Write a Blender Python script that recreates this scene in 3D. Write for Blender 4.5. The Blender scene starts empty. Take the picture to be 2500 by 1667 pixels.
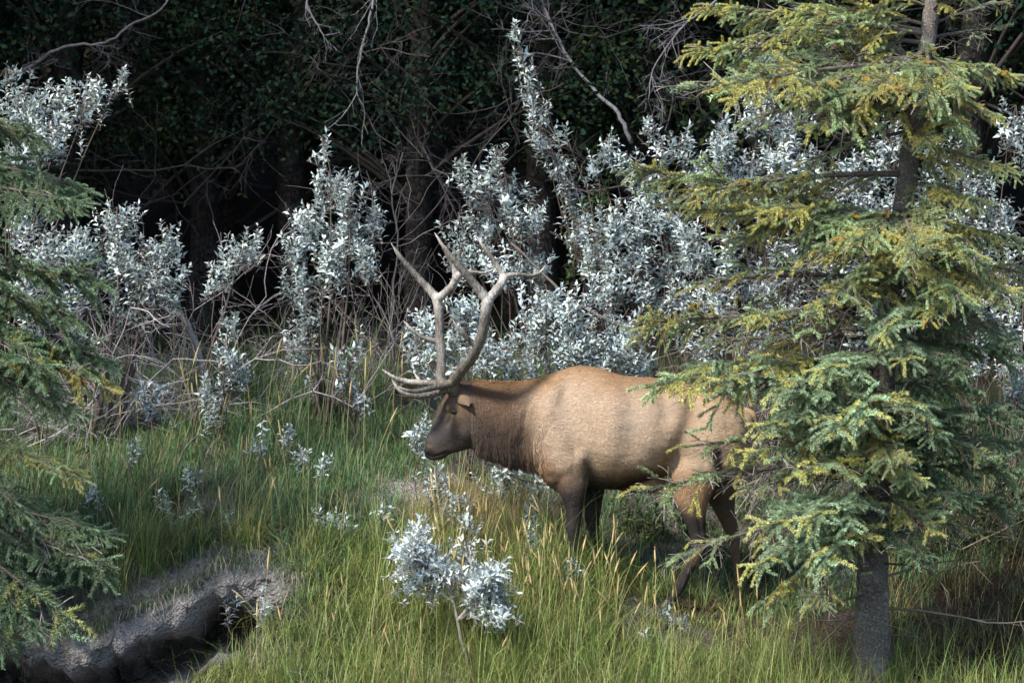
import bpy, math, random
import numpy as np
from mathutils import Vector, Matrix

# ------------------------------------------------------------------ camera, sky, sun, exposure
scene = bpy.context.scene
COL = scene.collection
CAM = np.array([0.0, -25.0, 2.6]); TGT = np.array([0.0, 0.0, 1.96]); FPX = 8500.0
cam = bpy.data.cameras.new('camera'); camo = bpy.data.objects.new('camera', cam); COL.objects.link(camo)
camo.location = CAM
camo.rotation_euler = Vector(TGT - CAM).to_track_quat('-Z', 'Y').to_euler()
cam.sensor_width = 36.0; cam.lens = 36.0 * FPX / 2500.0
cam.clip_start = 0.5; cam.clip_end = 400.0
cam.dof.use_dof = True; cam.dof.focus_distance = 24.9; cam.dof.aperture_fstop = 3.6
scene.camera = camo

SUN_EL = math.radians(47); SUN_DIR = np.array([-0.70, -0.62, 0.0])
SUN_DIR = SUN_DIR / np.linalg.norm(SUN_DIR) * math.cos(SUN_EL); SUN_DIR[2] = math.sin(SUN_EL)
world = bpy.data.worlds.new('World'); scene.world = world; world.use_nodes = True
wn = world.node_tree
sky = wn.nodes.new('ShaderNodeTexSky'); sky.sky_type = 'NISHITA'; sky.sun_disc = False
sky.sun_elevation = SUN_EL; sky.sun_rotation = math.atan2(SUN_DIR[0], SUN_DIR[1])
bg = wn.nodes['Background']; bg.inputs['Strength'].default_value = 0.15
wn.links.new(sky.outputs['Color'], bg.inputs['Color'])
sun = bpy.data.lights.new('sun', 'SUN'); sun.energy = 4.6; sun.angle = math.radians(8.0); sun.color = (1.0, 0.94, 0.84)
suno = bpy.data.objects.new('sun', sun); COL.objects.link(suno)
suno.rotation_euler = Vector(SUN_DIR).to_track_quat('Z', 'Y').to_euler(); suno.location = (-12, -12, 20)
scene.view_settings.view_transform = 'Standard'; scene.view_settings.look = 'None'
scene.view_settings.gamma = 1.0; scene.view_settings.use_curve_mapping = False
scene.view_settings.exposure = 0.95
scene.cycles.max_bounces = 3; scene.cycles.diffuse_bounces = 2; scene.cycles.glossy_bounces = 1; scene.cycles.transmission_bounces = 2; scene.cycles.caustics_reflective = False; scene.cycles.caustics_refractive = False

# ------------------------------------------------------------------ helpers
rng = np.random.default_rng(11); random.seed(11)
fw = (TGT - CAM) / np.linalg.norm(TGT - CAM); rt = np.array([1.0, 0, 0]); upv = np.cross(rt, fw)
def at(px, py, Y):                    # photo pixel (2500 wide) + depth -> point
    d = fw + rt * (px - 1250.0) / FPX + upv * (833.5 - py) / FPX
    return CAM + d * ((Y - CAM[1]) / d[1])
K = 2500.0 / 2352.0
def V(px, py, Y): return at(px * K, py * K, Y)
def to_px(p):                         # points (n,3) -> photo pixels
    q = np.asarray(p) - CAM; z = q @ fw
    return np.stack([1250 + FPX * (q @ rt) / z, 833.5 - FPX * (q @ upv) / z], -1)

def tag(o, label=None, cat=None, group=None, kind=None):
    if label: o['label'] = label
    if cat: o['category'] = cat
    if group: o['group'] = group
    if kind: o['kind'] = kind
    return o
def link(name, data, parent=None):
    o = bpy.data.objects.new(name, data); COL.objects.link(o)
    if parent is not None: o.parent = parent
    return o
def empty(name, loc):
    o = bpy.data.objects.new(name, None); COL.objects.link(o); o.location = loc; o.empty_display_size = 0.1
    return o

def make_mesh(name, verts, tris=None, quads=None, cols=None, mat=None, smooth=False):
    me = bpy.data.meshes.new(name)
    verts = np.asarray(verts, dtype=np.float32)
    nt = 0 if tris is None else len(tris); nq = 0 if quads is None else len(quads)
    me.vertices.add(len(verts)); me.vertices.foreach_set('co', verts.ravel())
    me.loops.add(nt * 3 + nq * 4); me.polygons.add(nt + nq)
    li = []
    if nt: li.append(np.asarray(tris, dtype=np.int32).ravel())
    if nq: li.append(np.asarray(quads, dtype=np.int32).ravel())
    me.loops.foreach_set('vertex_index', np.concatenate(li))
    st = np.concatenate([np.arange(nt) * 3, nt * 3 + np.arange(nq) * 4]).astype(np.int32)
    me.polygons.foreach_set('loop_start', st)
    if smooth: me.polygons.foreach_set('use_smooth', np.ones(nt + nq, dtype=bool))
    if cols is not None:
        a = me.color_attributes.new('Col', 'FLOAT_COLOR', 'POINT')
        c = np.ones((len(verts), 4), dtype=np.float32); c[:, :3] = cols
        a.data.foreach_set('color', c.ravel())
    me.update(calc_edges=True)
    if mat: me.materials.append(mat)
    return me

class Geo:                             # collects vertex / face arrays, then one mesh
    def __init__(s): s.v, s.t, s.q, s.c, s.n = [], [], [], [], 0
    def add(s, v, t=None, q=None, c=(1, 1, 1)):
        v = np.asarray(v, float)
        if t is not None and len(t): s.t.append(np.asarray(t) + s.n)
        if q is not None and len(q): s.q.append(np.asarray(q) + s.n)
        c = np.asarray(c, float)
        s.c.append(np.broadcast_to(c, (len(v), 3)) if c.ndim == 1 else c)
        s.v.append(v); s.n += len(v)
    def mesh(s, name, mat, smooth=False):
        return make_mesh(name, np.concatenate(s.v), np.concatenate(s.t) if s.t else None,
                         np.concatenate(s.q) if s.q else None, np.concatenate(s.c), mat, smooth)

def unit(a):
    a = np.asarray(a, float); return a / (np.linalg.norm(a, axis=-1, keepdims=True) + 1e-9)
def perp(d):                           # two unit vectors square to each direction
    d = unit(d); h = np.where(np.abs(d[..., 2:3]) < 0.9, np.array([0, 0, 1.0]), np.array([1.0, 0, 0]))
    a = unit(np.cross(d, h)); return a, np.cross(d, a)
def tube(g, pts, rad, n=6, c=(1, 1, 1), cap=True):
    pts = np.asarray(pts, float); m = len(pts); rad = np.broadcast_to(np.asarray(rad, float), (m,))
    tg = unit(np.gradient(pts, axis=0)); a, b = perp(tg[0]); ang = np.arange(n) * 2 * np.pi / n
    vs = []
    for i in range(m):
        a = unit(a - tg[i] * np.dot(a, tg[i])); b = np.cross(tg[i], a)
        vs.append(pts[i] + rad[i] * (np.cos(ang)[:, None] * a + np.sin(ang)[:, None] * b))
    v = np.concatenate(vs); i, j = np.meshgrid(np.arange(m - 1), np.arange(n), indexing='ij')
    i = i.ravel(); j = j.ravel(); k = (j + 1) % n
    q = np.stack([i * n + j, i * n + k, (i + 1) * n + k, (i + 1) * n + j], -1)
    t = None
    if cap:
        v = np.concatenate([v, pts[:1], pts[-1:]]); e = m * n; jj = np.arange(n)
        t = np.concatenate([np.stack([np.full(n, e), (jj + 1) % n, jj], -1),
                            np.stack([np.full(n, e + 1), (m - 1) * n + jj, (m - 1) * n + (jj + 1) % n], -1)])
    g.add(v, t, q, c)
def crom(P, k):                        # Catmull-Rom resampling of rows of P
    P = np.asarray(P, float); Q = np.concatenate([2 * P[:1] - P[1:2], P, 2 * P[-1:] - P[-2:-1]]); out = []
    for i in range(len(P) - 1):
        p0, p1, p2, p3 = Q[i:i + 4]
        for u in np.arange(k) / k:
            out.append(0.5 * (2 * p1 + (p2 - p0) * u + (2 * p0 - 5 * p1 + 4 * p2 - p3) * u * u + (3 * p1 - p0 - 3 * p2 + p3) * u ** 3))
    out.append(P[-1]); return np.array(out)

_tab = np.random.default_rng(5).random((64, 64, 8))
def vnoise(x, y, s=1.0, ch=0):         # smooth value noise 0..1
    x = np.asarray(x, float) * s + 100.3; y = np.asarray(y, float) * s + 57.7
    xi = np.floor(x).astype(int); yi = np.floor(y).astype(int); fx = x - xi; fy = y - yi
    fx = fx * fx * (3 - 2 * fx); fy = fy * fy * (3 - 2 * fy); t = _tab[..., ch]
    g = lambda a, b: t[a % 64, b % 64]
    return (g(xi, yi) * (1 - fx) + g(xi + 1, yi) * fx) * (1 - fy) + (g(xi, yi + 1) * (1 - fx) + g(xi + 1, yi + 1) * fx) * fy
def fbm(x, y, s=1.0, ch=0): return (vnoise(x, y, s, ch) + .5 * vnoise(x, y, s * 2.1, ch + 1) + .25 * vnoise(x, y, s * 4.3, ch + 2)) / 1.75
def sstep(a, b, x): t = np.clip((np.asarray(x, float) - a) / (b - a), 0, 1); return t * t * (3 - 2 * t)
def mix(a, b, t):
    t = np.asarray(t)[..., None]; return np.asarray(a) * (1 - t) + np.asarray(b) * t

# ------------------------------------------------------------------ materials
def new_mat(name):
    m = bpy.data.materials.new(name); m.use_nodes = True; nt = m.node_tree
    return m, nt, nt.nodes['Principled BSDF'], nt.nodes['Material Output']
def nd(nt, t, **kw):
    n = nt.nodes.new(t)
    for k, v in kw.items():
        if k.startswith('i_'): n.inputs[k[2:].replace('_', ' ')].default_value = v
        else: setattr(n, k, v)
    return n
def attr_mat(name, rough=0.7, spec=0.3, transl=0.0, noise=0.0, nscale=30.0, bump=0.0, bscale=200.0, stretch=None, rnd=0.0):
    m, nt, p, out = new_mat(name); L = nt.links.new
    a = nd(nt, 'ShaderNodeAttribute', attribute_name='Col'); col = a.outputs['Color']
    tc = nd(nt, 'ShaderNodeTexCoord'); vec = tc.outputs['Object']
    if stretch:
        mp = nd(nt, 'ShaderNodeMapping'); mp.inputs['Scale'].default_value = stretch; L(vec, mp.inputs['Vector']); vec = mp.outputs['Vector']
    if noise or rnd:
        hs = nd(nt, 'ShaderNodeHueSaturation'); L(col, hs.inputs['Color']); src = None
        if noise:
            nz = nd(nt, 'ShaderNodeTexNoise', i_Scale=nscale, i_Detail=4.0, i_Roughness=0.65); L(vec, nz.inputs['Vector'])
            mr = nd(nt, 'ShaderNodeMapRange'); mr.inputs['From Min'].default_value = .3; mr.inputs['From Max'].default_value = .7
            mr.inputs['To Min'].default_value = 1 - noise; mr.inputs['To Max'].default_value = 1 + noise
            L(nz.outputs['Fac'], mr.inputs['Value']); src = mr.outputs['Result']
        if rnd:
            oi = nd(nt, 'ShaderNodeObjectInfo'); m2 = nd(nt, 'ShaderNodeMapRange')
            m2.inputs['To Min'].default_value = 1 - rnd; m2.inputs['To Max'].default_value = 1 + rnd; L(oi.outputs['Random'], m2.inputs['Value'])
            h2 = nd(nt, 'ShaderNodeMapRange'); h2.inputs['To Min'].default_value = .5 - rnd * .05; h2.inputs['To Max'].default_value = .5 + rnd * .05
            L(oi.outputs['Random'], h2.inputs['Value']); L(h2.outputs['Result'], hs.inputs['Hue'])
            if src is None: src = m2.outputs['Result']
            else:
                mu = nd(nt, 'ShaderNodeMath', operation='MULTIPLY'); L(src, mu.inputs[0]); L(m2.outputs['Result'], mu.inputs[1]); src = mu.outputs[0]
        L(src, hs.inputs['Value']); col = hs.outputs['Color']
    L(col, p.inputs['Base Color']); p.inputs['Roughness'].default_value = rough; p.inputs['Specular IOR Level'].default_value = spec
    if bump:
        bz = nd(nt, 'ShaderNodeTexNoise', i_Scale=bscale, i_Detail=5.0, i_Roughness=0.7); L(vec, bz.inputs['Vector'])
        bp = nd(nt, 'ShaderNodeBump', i_Strength=bump, i_Distance=0.01); L(bz.outputs['Fac'], bp.inputs['Height']); L(bp.outputs['Normal'], p.inputs['Normal'])
    if transl:
        tr = nd(nt, 'ShaderNodeBsdfTranslucent'); L(col, tr.inputs['Color']); mx = nd(nt, 'ShaderNodeMixShader'); mx.inputs[0].default_value = transl
        L(p.outputs[0], mx.inputs[1]); L(tr.outputs[0], mx.inputs[2]); L(mx.outputs[0], out.inputs['Surface'])
    return m

M = {}
M['leaf_silver'] = attr_mat('silver_leaf', 0.45, 0.45, 0.28, 0.12, 60)
M['leaf_green'] = attr_mat('green_leaf', 0.5, 0.4, 0.3, 0.15, 60)
M['leaf_dark'] = attr_mat('forest_leaf', 0.85, 0.06, 0.12, 0.2, 30)
M['needle'] = attr_mat('spruce_needle', 0.5, 0.35, 0.28, 0.12, 20, rnd=0.14)
M['grass'] = attr_mat('grass_blade', 0.5, 0.35, 0.3, 0.1, 8)
M['wood'] = attr_mat('twig_wood', 0.85, 0.15, 0, 0.3, 40, 0.5, 120)
M['fur'] = attr_mat('elk_fur', 0.65, 0.14, 0, 0.0)
M['hide'] = attr_mat('elk_hide', 0.75, 0.18, 0, 0.16, 55, 0.5, 160, stretch=(0.35, 1, 1.2))
M['antler'] = attr_mat('antler_bone', 0.48, 0.4, 0, 0.5, 70, 0.8, 110, stretch=(1, 1, .22))
M['eye'] = attr_mat('eye_gloss', 0.06, 0.7)
M['horn'] = attr_mat('hoof_horn', 0.45, 0.4, 0, 0.2, 40, 0.3, 100)

def bark_mat(name, dark, light, lichen, vs=28.0, zs=.55, hi=.22):
    m, nt, p, out = new_mat(name); L = nt.links.new
    tc = nd(nt, 'ShaderNodeTexCoord'); mp = nd(nt, 'ShaderNodeMapping'); mp.inputs['Scale'].default_value = (1, 1, zs); L(tc.outputs['Object'], mp.inputs['Vector'])
    vo = nd(nt, 'ShaderNodeTexVoronoi', feature='DISTANCE_TO_EDGE', i_Scale=vs, i_Randomness=1.0); nz = nd(nt, 'ShaderNodeTexNoise', i_Scale=9.0, i_Detail=6.0, i_Roughness=.7)
    L(mp.outputs[0], nz.inputs['Vector'])
    va = nd(nt, 'ShaderNodeVectorMath', operation='SCALE'); va.inputs['Scale'].default_value = .12; L(nz.outputs['Color'], va.inputs[0])
    ad = nd(nt, 'ShaderNodeVectorMath', operation='ADD'); L(mp.outputs[0], ad.inputs[0]); L(va.outputs[0], ad.inputs[1]); L(ad.outputs[0], vo.inputs['Vector'])
    cr = nd(nt, 'ShaderNodeValToRGB'); cr.color_ramp.elements[0].color = (*dark, 1); cr.color_ramp.elements[0].position = 0.02
    cr.color_ramp.elements[1].color = (*light, 1); cr.color_ramp.elements[1].position = hi; L(vo.outputs['Distance'], cr.inputs['Fac'])
    n2 = nd(nt, 'ShaderNodeTexNoise', i_Scale=5.0, i_Detail=7.0, i_Roughness=.75); L(tc.outputs['Object'], n2.inputs['Vector'])
    c2 = nd(nt, 'ShaderNodeValToRGB'); c2.color_ramp.elements[0].position = .52; c2.color_ramp.elements[1].position = .68; L(n2.outputs['Fac'], c2.inputs['Fac'])
    mx = nd(nt, 'ShaderNodeMixRGB'); mx.inputs['Color2'].default_value = (*lichen, 1); L(c2.outputs['Color'], mx.inputs['Fac']); L(cr.outputs['Color'], mx.inputs['Color1'])
    L(mx.outputs[0], p.inputs['Base Color']); p.inputs['Roughness'].default_value = .9; p.inputs['Specular IOR Level'].default_value = .15
    bp = nd(nt, 'ShaderNodeBump', i_Strength=.9, i_Distance=.02); L(vo.outputs['Distance'], bp.inputs['Height']); L(bp.outputs['Normal'], p.inputs['Normal'])
    return m
M['bark'] = bark_mat('spruce_bark', (.10, .088, .078), (.29, .26, .235), (.46, .44, .41), 46.0, 1.25, .30)
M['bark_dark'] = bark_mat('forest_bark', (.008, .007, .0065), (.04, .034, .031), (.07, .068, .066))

def soil_mat():
    m, nt, p, out = new_mat('bank_soil'); L = nt.links.new
    a = nd(nt, 'ShaderNodeAttribute', attribute_name='Col'); tc = nd(nt, 'ShaderNodeTexCoord')
    n1 = nd(nt, 'ShaderNodeTexNoise', i_Scale=3.0, i_Detail=8.0, i_Roughness=.7); n2 = nd(nt, 'ShaderNodeTexNoise', i_Scale=38.0, i_Detail=6.0, i_Roughness=.75)
    vo = nd(nt, 'ShaderNodeTexVoronoi', i_Scale=45.0)
    for n in (n1, n2, vo): L(tc.outputs['Object'], n.inputs['Vector'])
    mr = nd(nt, 'ShaderNodeMapRange'); mr.inputs['From Min'].default_value = .25; mr.inputs['From Max'].default_value = .75
    mr.inputs['To Min'].default_value = .55; mr.inputs['To Max'].default_value = 1.4; L(n2.outputs['Fac'], mr.inputs['Value'])
    m1 = nd(nt, 'ShaderNodeMapRange'); m1.inputs['From Min'].default_value = .3; m1.inputs['From Max'].default_value = .7
    m1.inputs['To Min'].default_value = .7; m1.inputs['To Max'].default_value = 1.25; L(n1.outputs['Fac'], m1.inputs['Value'])
    mu = nd(nt, 'ShaderNodeMath', operation='MULTIPLY'); L(mr.outputs[0], mu.inputs[0]); L(m1.outputs[0], mu.inputs[1])
    hs = nd(nt, 'ShaderNodeHueSaturation'); L(a.outputs['Color'], hs.inputs['Color']); L(mu.outputs[0], hs.inputs['Value'])
    L(hs.outputs[0], p.inputs['Base Color']); p.inputs['Roughness'].default_value = .95; p.inputs['Specular IOR Level'].default_value = .1
    n3 = nd(nt, 'ShaderNodeTexNoise', i_Scale=13.0, i_Detail=5.0, i_Roughness=.6); L(tc.outputs['Object'], n3.inputs['Vector']); a0 = nd(nt, 'ShaderNodeMath', operation='MULTIPLY_ADD'); a0.inputs[1].default_value = 2.0; L(n3.outputs['Fac'], a0.inputs[0]); L(n2.outputs['Fac'], a0.inputs[2])
    ad = nd(nt, 'ShaderNodeMath', operation='ADD'); L(a0.outputs[0], ad.inputs[0]); L(vo.outputs['Distance'], ad.inputs[1])
    bp = nd(nt, 'ShaderNodeBump', i_Strength=1.0, i_Distance=.075); L(ad.outputs[0], bp.inputs['Height']); L(bp.outputs['Normal'], p.inputs['Normal'])
    return m
M['soil'] = soil_mat()

# ------------------------------------------------------------------ ground
CP = [(1393, 1424, -.17), (1450, 1403, .17), (1630, 1480, -.16), (1798, 1491, .16), (2130, 1652, -1.3), (2500, 1640, -1.0),
      (1250, 1720, -1.5), (700, 1705, -1.5), (1000, 1560, -.7), (1600, 1640, -1.0),
      (0, 1530, -.85), (150, 1530, -.85), (400, 1475, -.62), (560, 1378, -.28), (690, 1368, -.22), (860, 1330, .2), (1000, 1195, 1.1),
      (300, 1200, 1.35), (700, 1190, 1.2), (-200, 1200, 1.3), (800, 930, 4.0), (150, 985, 3.6), (1300, 935, 4.2), (2200, 1000, 3.8), (2000, 1250, 1.6), (2600, 1260, 1.4),
      (-900, 800, 7.0), (400, 800, 7.0), (1250, 805, 7.0), (2100, 830, 7.0), (3300, 830, 7.0), (3300, 1500, 0), (-900, 1480, 0)]
CPW = np.array([at(*c) for c in CP])
def _tps_fit(P, z):
    n = len(P); d = np.linalg.norm(P[:, None] - P[None], axis=-1) + 1e-9; Kk = d * d * np.log(d) + np.eye(n) * 0.02
    A = np.zeros((n + 3, n + 3)); A[:n, :n] = Kk; A[:n, n] = 1; A[:n, n + 1:] = P; A[n, :n] = 1; A[n + 1:, :n] = P.T
    return np.linalg.solve(A, np.concatenate([z, np.zeros(3)]))
TW = _tps_fit(CPW[:, :2], CPW[:, 2])
def base_z(x, y):
    x = np.asarray(x, float); y = np.asarray(y, float); x, y = np.broadcast_arrays(x, y)
    cx = np.clip(x, -7, 7); cy = np.clip(y, -2.2, 8.0); z = TW[-3] + TW[-2] * cx + TW[-1] * cy
    for (qx, qy), w in zip(CPW[:, :2], TW):
        d2 = (cx - qx) ** 2 + (cy - qy) ** 2 + 1e-9; z = z + w * 0.5 * d2 * np.log(d2)
    z = z + np.maximum(y - 8.0, 0) * 0.35 + np.maximum(y - 14, 0) * .35
    f = sstep(-2.2, -4.5, y); zf = np.interp(y, [-60, -40, -25, -18, -11, -4], [1.4, 1.2, .8, -.4, -1.5, -1.5])
    z = z * (1 - f) + zf * f
    near = np.exp(-((np.clip(y, -3, 12) - 2) / 8) ** 2)
    rag = np.exp(-((y + .45) / .6) ** 2) * sstep(-1.2, -1.7, x); z = z + rag * ((fbm(x, y, 10, 5) - .5) * .15 + (vnoise(x, y, 3.2, 7) - .5) * .12)
    return z + near * ((fbm(x, y, 1.3, 0) - .5) * .10 + (fbm(x, y, 5.0, 3) - .5) * .035)
LX = (np.array([-400, 0, 150, 300, 395, 430, 500, 560, 640, 700, 760, 900, 3500]) - 1250) / 340.0
LY = np.array([-1.0, -.85, -.85, -.80, -.66, -.52, -.40, -.27, -.24, -.26, -.32, -.5, -.8])
def lip_y(x): return np.interp(x, LX, LY) + (vnoise(x, 0 * np.asarray(x), 4.0, 6) - .5) * .20 + (vnoise(x, 0 * np.asarray(x) + 9, 13.0, 6) - .5) * .11
def gully(x, y):                       # 1 inside the washed-out gully in front of the lip, 0 on the grassy mound
    edge = np.interp(y, [-2.6, -1.5, -.9, -.3, 0], [-2.7, -2.28, -1.82, -1.50, -1.45]) + (vnoise(x, y, 5, 4) - .5) * .15
    return sstep(edge + .12, edge - .16, x)
def ground_z(x, y):
    x = np.asarray(x, float); y = np.asarray(y, float); z = base_z(x, y)
    return z - np.where(y < lip_y(x), gully(x, y) * .62, 0)

xs = np.concatenate([-60 + np.linspace(0, 1, 24) ** .5 * 51.0, np.arange(-8.8, -4.4, .2), np.arange(-4.4, 4.4, .04), np.arange(4.4, 8.8, .2), 60 - np.linspace(1, 0, 24) ** .5 * 51.0])
back = np.concatenate([np.arange(0, 5, .04), np.arange(5, 9, .16), 9 + np.linspace(0, 1, 22) ** 1.6 * 70])
prof_y = np.array([-.03, -.07, -.10, -.11, -.08, .05, .25, .45, .50, .42, .25, .0, -.20])
prof_z = np.array([-.02, -.06, -.11, -.17, -.23, -.28, -.34, -.42, -.50, -.54, -.57, -.59, -.60])
flat_y = -np.linspace(.015, .18, 13)
front = np.concatenate([np.arange(.22, 2.4, .04), 2.4 + np.linspace(0, 1, 20) ** 1.4 * 45])
rows = []
lx = lip_y(xs)
for b in back[::-1]:
    f = np.exp(-b / 1.2); y = b - .8 + (lx + .8) * f
    rows.append(np.stack([xs, y, base_z(xs, y)], -1))
zl = base_z(xs, lx)
for k in range(13):
    yf = lx + flat_y[k]; w = gully(xs, yf); rag = (fbm(xs, lx * 0 + k * .055, 9, 2) - .5) + .6 * (vnoise(xs, lx * 0 + k * .05, 24, 5) - .5)
    yg = lx + prof_y[k] + rag * .20; zg = zl + prof_z[k] + rag * .07
    rows.append(np.stack([xs, yf * (1 - w) + yg * w, base_z(xs, yf) * (1 - w) + zg * w], -1))
for b in front:
    f = np.exp(-(b - .18) / 1.0); y = -.8 - b + (lx + .8) * f; w = gully(xs, y); deep = np.minimum(zl - .60, base_z(xs, y) - .3) + (fbm(xs, y, 4, 1) - .5) * .06
    zz = base_z(xs, y); w = w * np.clip(1 - (b - 3.0) / 3.0, 0, 1)
    rows.append(np.stack([xs, y, zz * (1 - w) + deep * w], -1))
G = np.array(rows); nr, nc = G.shape[:2]
ii, jj = np.meshgrid(np.arange(nr - 1), np.arange(nc - 1), indexing='ij'); ii = ii.ravel(); jj = jj.ravel()
quads = np.stack([ii * nc + jj, (ii + 1) * nc + jj, (ii + 1) * nc + jj + 1, ii * nc + jj + 1], -1)
gv = G.reshape(-1, 3)
gc = mix((.060, .050, .032), (.16, .15, .145), sstep(.35, .6, fbm(gv[:, 0], gv[:, 1], 1.6, 3)))
bare = np.maximum(np.exp(-((gv[:, 1] - lip_y(gv[:, 0])) / .28) ** 2) * sstep(-1.4, -1.8, gv[:, 0]), np.exp(-(((gv[:, 0] + .68) / .42) ** 2 + ((gv[:, 1] - 1.15) / .4) ** 2)))
gc = mix(gc, (.47, .445, .435), np.clip(bare, 0, 1))
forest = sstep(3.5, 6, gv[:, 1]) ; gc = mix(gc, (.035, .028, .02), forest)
under = np.exp(-(((gv[:, 0] - 2.9) / 1.3) ** 2 + ((gv[:, 1] + .3) / 1.3) ** 2)); gc = mix(gc, (.075, .055, .042), np.clip(under * 1.4, 0, 1))  # needle-strewn dirt below the spruce, darkened further for its shade
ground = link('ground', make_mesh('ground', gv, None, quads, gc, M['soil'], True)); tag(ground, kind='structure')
# ------------------------------------------------------------------ bull elk
def loft(g, secs, n=28, k=4):
    # secs rows: centre(3), half-axis A(3), half-axis B(3); rings of n, capped
    S = crom(np.array([np.concatenate(s) for s in secs]), k); ang = np.arange(n) * 2 * np.pi / n; m = len(S)
    v = np.concatenate([s[:3] + np.cos(ang)[:, None] * s[3:6] + np.sin(ang)[:, None] * s[6:9] for s in S])
    i, j = np.meshgrid(np.arange(m - 1), np.arange(n), indexing='ij'); i = i.ravel(); j = j.ravel(); kk = (j + 1) % n
    q = np.stack([i * n + j, i * n + kk, (i + 1) * n + kk, (i + 1) * n + j], -1); jj = np.arange(n); e = m * n
    v = np.concatenate([v, S[:1, :3], S[-1:, :3]])
    t = np.concatenate([np.stack([np.full(n, e), (jj + 1) % n, jj], -1), np.stack([np.full(n, e + 1), (m - 1) * n + jj, (m - 1) * n + (jj + 1) % n], -1)])
    g.add(v, t, q)
def ball(g, c, r, rz=0, n=20):
    u = np.linspace(0, np.pi, n // 2 + 1)[1:-1]; secs = []
    M3 = np.array([[math.cos(rz), 0, math.sin(rz)], [0, 1, 0], [-math.sin(rz), 0, math.cos(rz)]])
    for a in np.concatenate([[.02], u, [np.pi - .02]]):
        secs.append((np.asarray(c) + M3 @ np.array([0, 0, r[2] * math.cos(a)]), M3 @ np.array([r[0] * math.sin(a), 0, 0]), np.array([0, r[1] * math.sin(a), 0])))
    loft(g, secs, n, 1)
def fuse(g, voxel, smooth_it, name, fac=.5):
    me = g.mesh(name + '_raw', None); o = link(name + '_raw', me)
    r = o.modifiers.new('r', 'REMESH'); r.mode = 'VOXEL'; r.voxel_size = voxel; r.use_smooth_shade = True
    if smooth_it: s = o.modifiers.new('s', 'SMOOTH'); s.iterations = smooth_it; s.factor = fac
    bpy.context.view_layer.update(); dg = bpy.context.evaluated_depsgraph_get()
    res = bpy.data.meshes.new_from_object(o.evaluated_get(dg)); bpy.data.objects.remove(o); bpy.data.meshes.remove(me)
    res.name = name; return res
def get_np(me):
    v = np.empty(len(me.vertices) * 3, np.float32); me.vertices.foreach_get('co', v)
    n = np.empty(len(me.vertices) * 3, np.float32); me.vertices.foreach_get('normal', n)
    return v.reshape(-1, 3).astype(float), n.reshape(-1, 3).astype(float)
PXM = 1 / 340.0
body = Geo()
# trunk and neck: x, top, bottom, half width
TS = [(1836, 1015, 1075, .035), (1826, 1004, 1115, .11), (1800, 992, 1150, .19), (1745, 964, 1170, .255), (1685, 940, 1172, .285), (1625, 926, 1160, .30), (1565, 921, 1180, .325),
      (1505, 914, 1193, .335), (1450, 899, 1190, .315), (1405, 898, 1194, .285), (1362, 907, 1188, .255), (1322, 921, 1158, .225), (1282, 930, 1135, .19),
      (1240, 934, 1128, .165), (1200, 932, 1111, .148), (1160, 929, 1097, .13), (1128, 931, 1050, .10), (1108, 945, 1005, .05)]
secs = []
for x, t, b, w in TS:
    a = at(x, t, 0); c = at(x, b, 0); secs.append(((a + c) / 2, (a - c) / 2, np.array([0, w, 0])))
loft(body, secs, 36)
# head: forehead point, jaw point, half width
HS = [(1140, 931, 1180, 1045, .085), (1108, 940, 1172, 1075, .098), (1088, 962, 1160, 1091, .099), (1069, 995, 1141, 1097, .088), (1056, 1030, 1121, 1103, .068),
      (1048, 1055, 1105, 1107, .056), (1041, 1078, 1094, 1112, .051), (1035, 1098, 1081, 1121, .047), (1036, 1112, 1064, 1124, .034), (1040, 1119, 1052, 1123, .015)]
secs = []
for fx, fy, jx, jy, w in HS:
    a = at(fx, fy, 0); c = at(jx, jy, 0); secs.append(((a + c) / 2, (a - c) / 2, np.array([0, w, 0])))
loft(body, secs, 28)
for s in (-1, 1):
    ball(body, at(1100, 992, s * .062), (.05, .045, .05))                # brow
    ball(body, at(1140, 1050, s * .055), (.085, .05, .085))              # cheek
    ball(body, at(1046, 1103, s * .026), (.026, .026, .026))             # nostril wing
    ball(body, at(1114, 948, s * .05), (.035, .035, .045))               # pedicle
    ball(body, at(1374, 1085, s * .135), (.19, .145, .33), .12)            # shoulder
    ball(body, at(1360, 1000, s * .10), (.15, .13, .24), .35)
    ball(body, at(1735, 1065, s * .14), (.25, .15, .31), -.15)           # thigh
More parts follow.
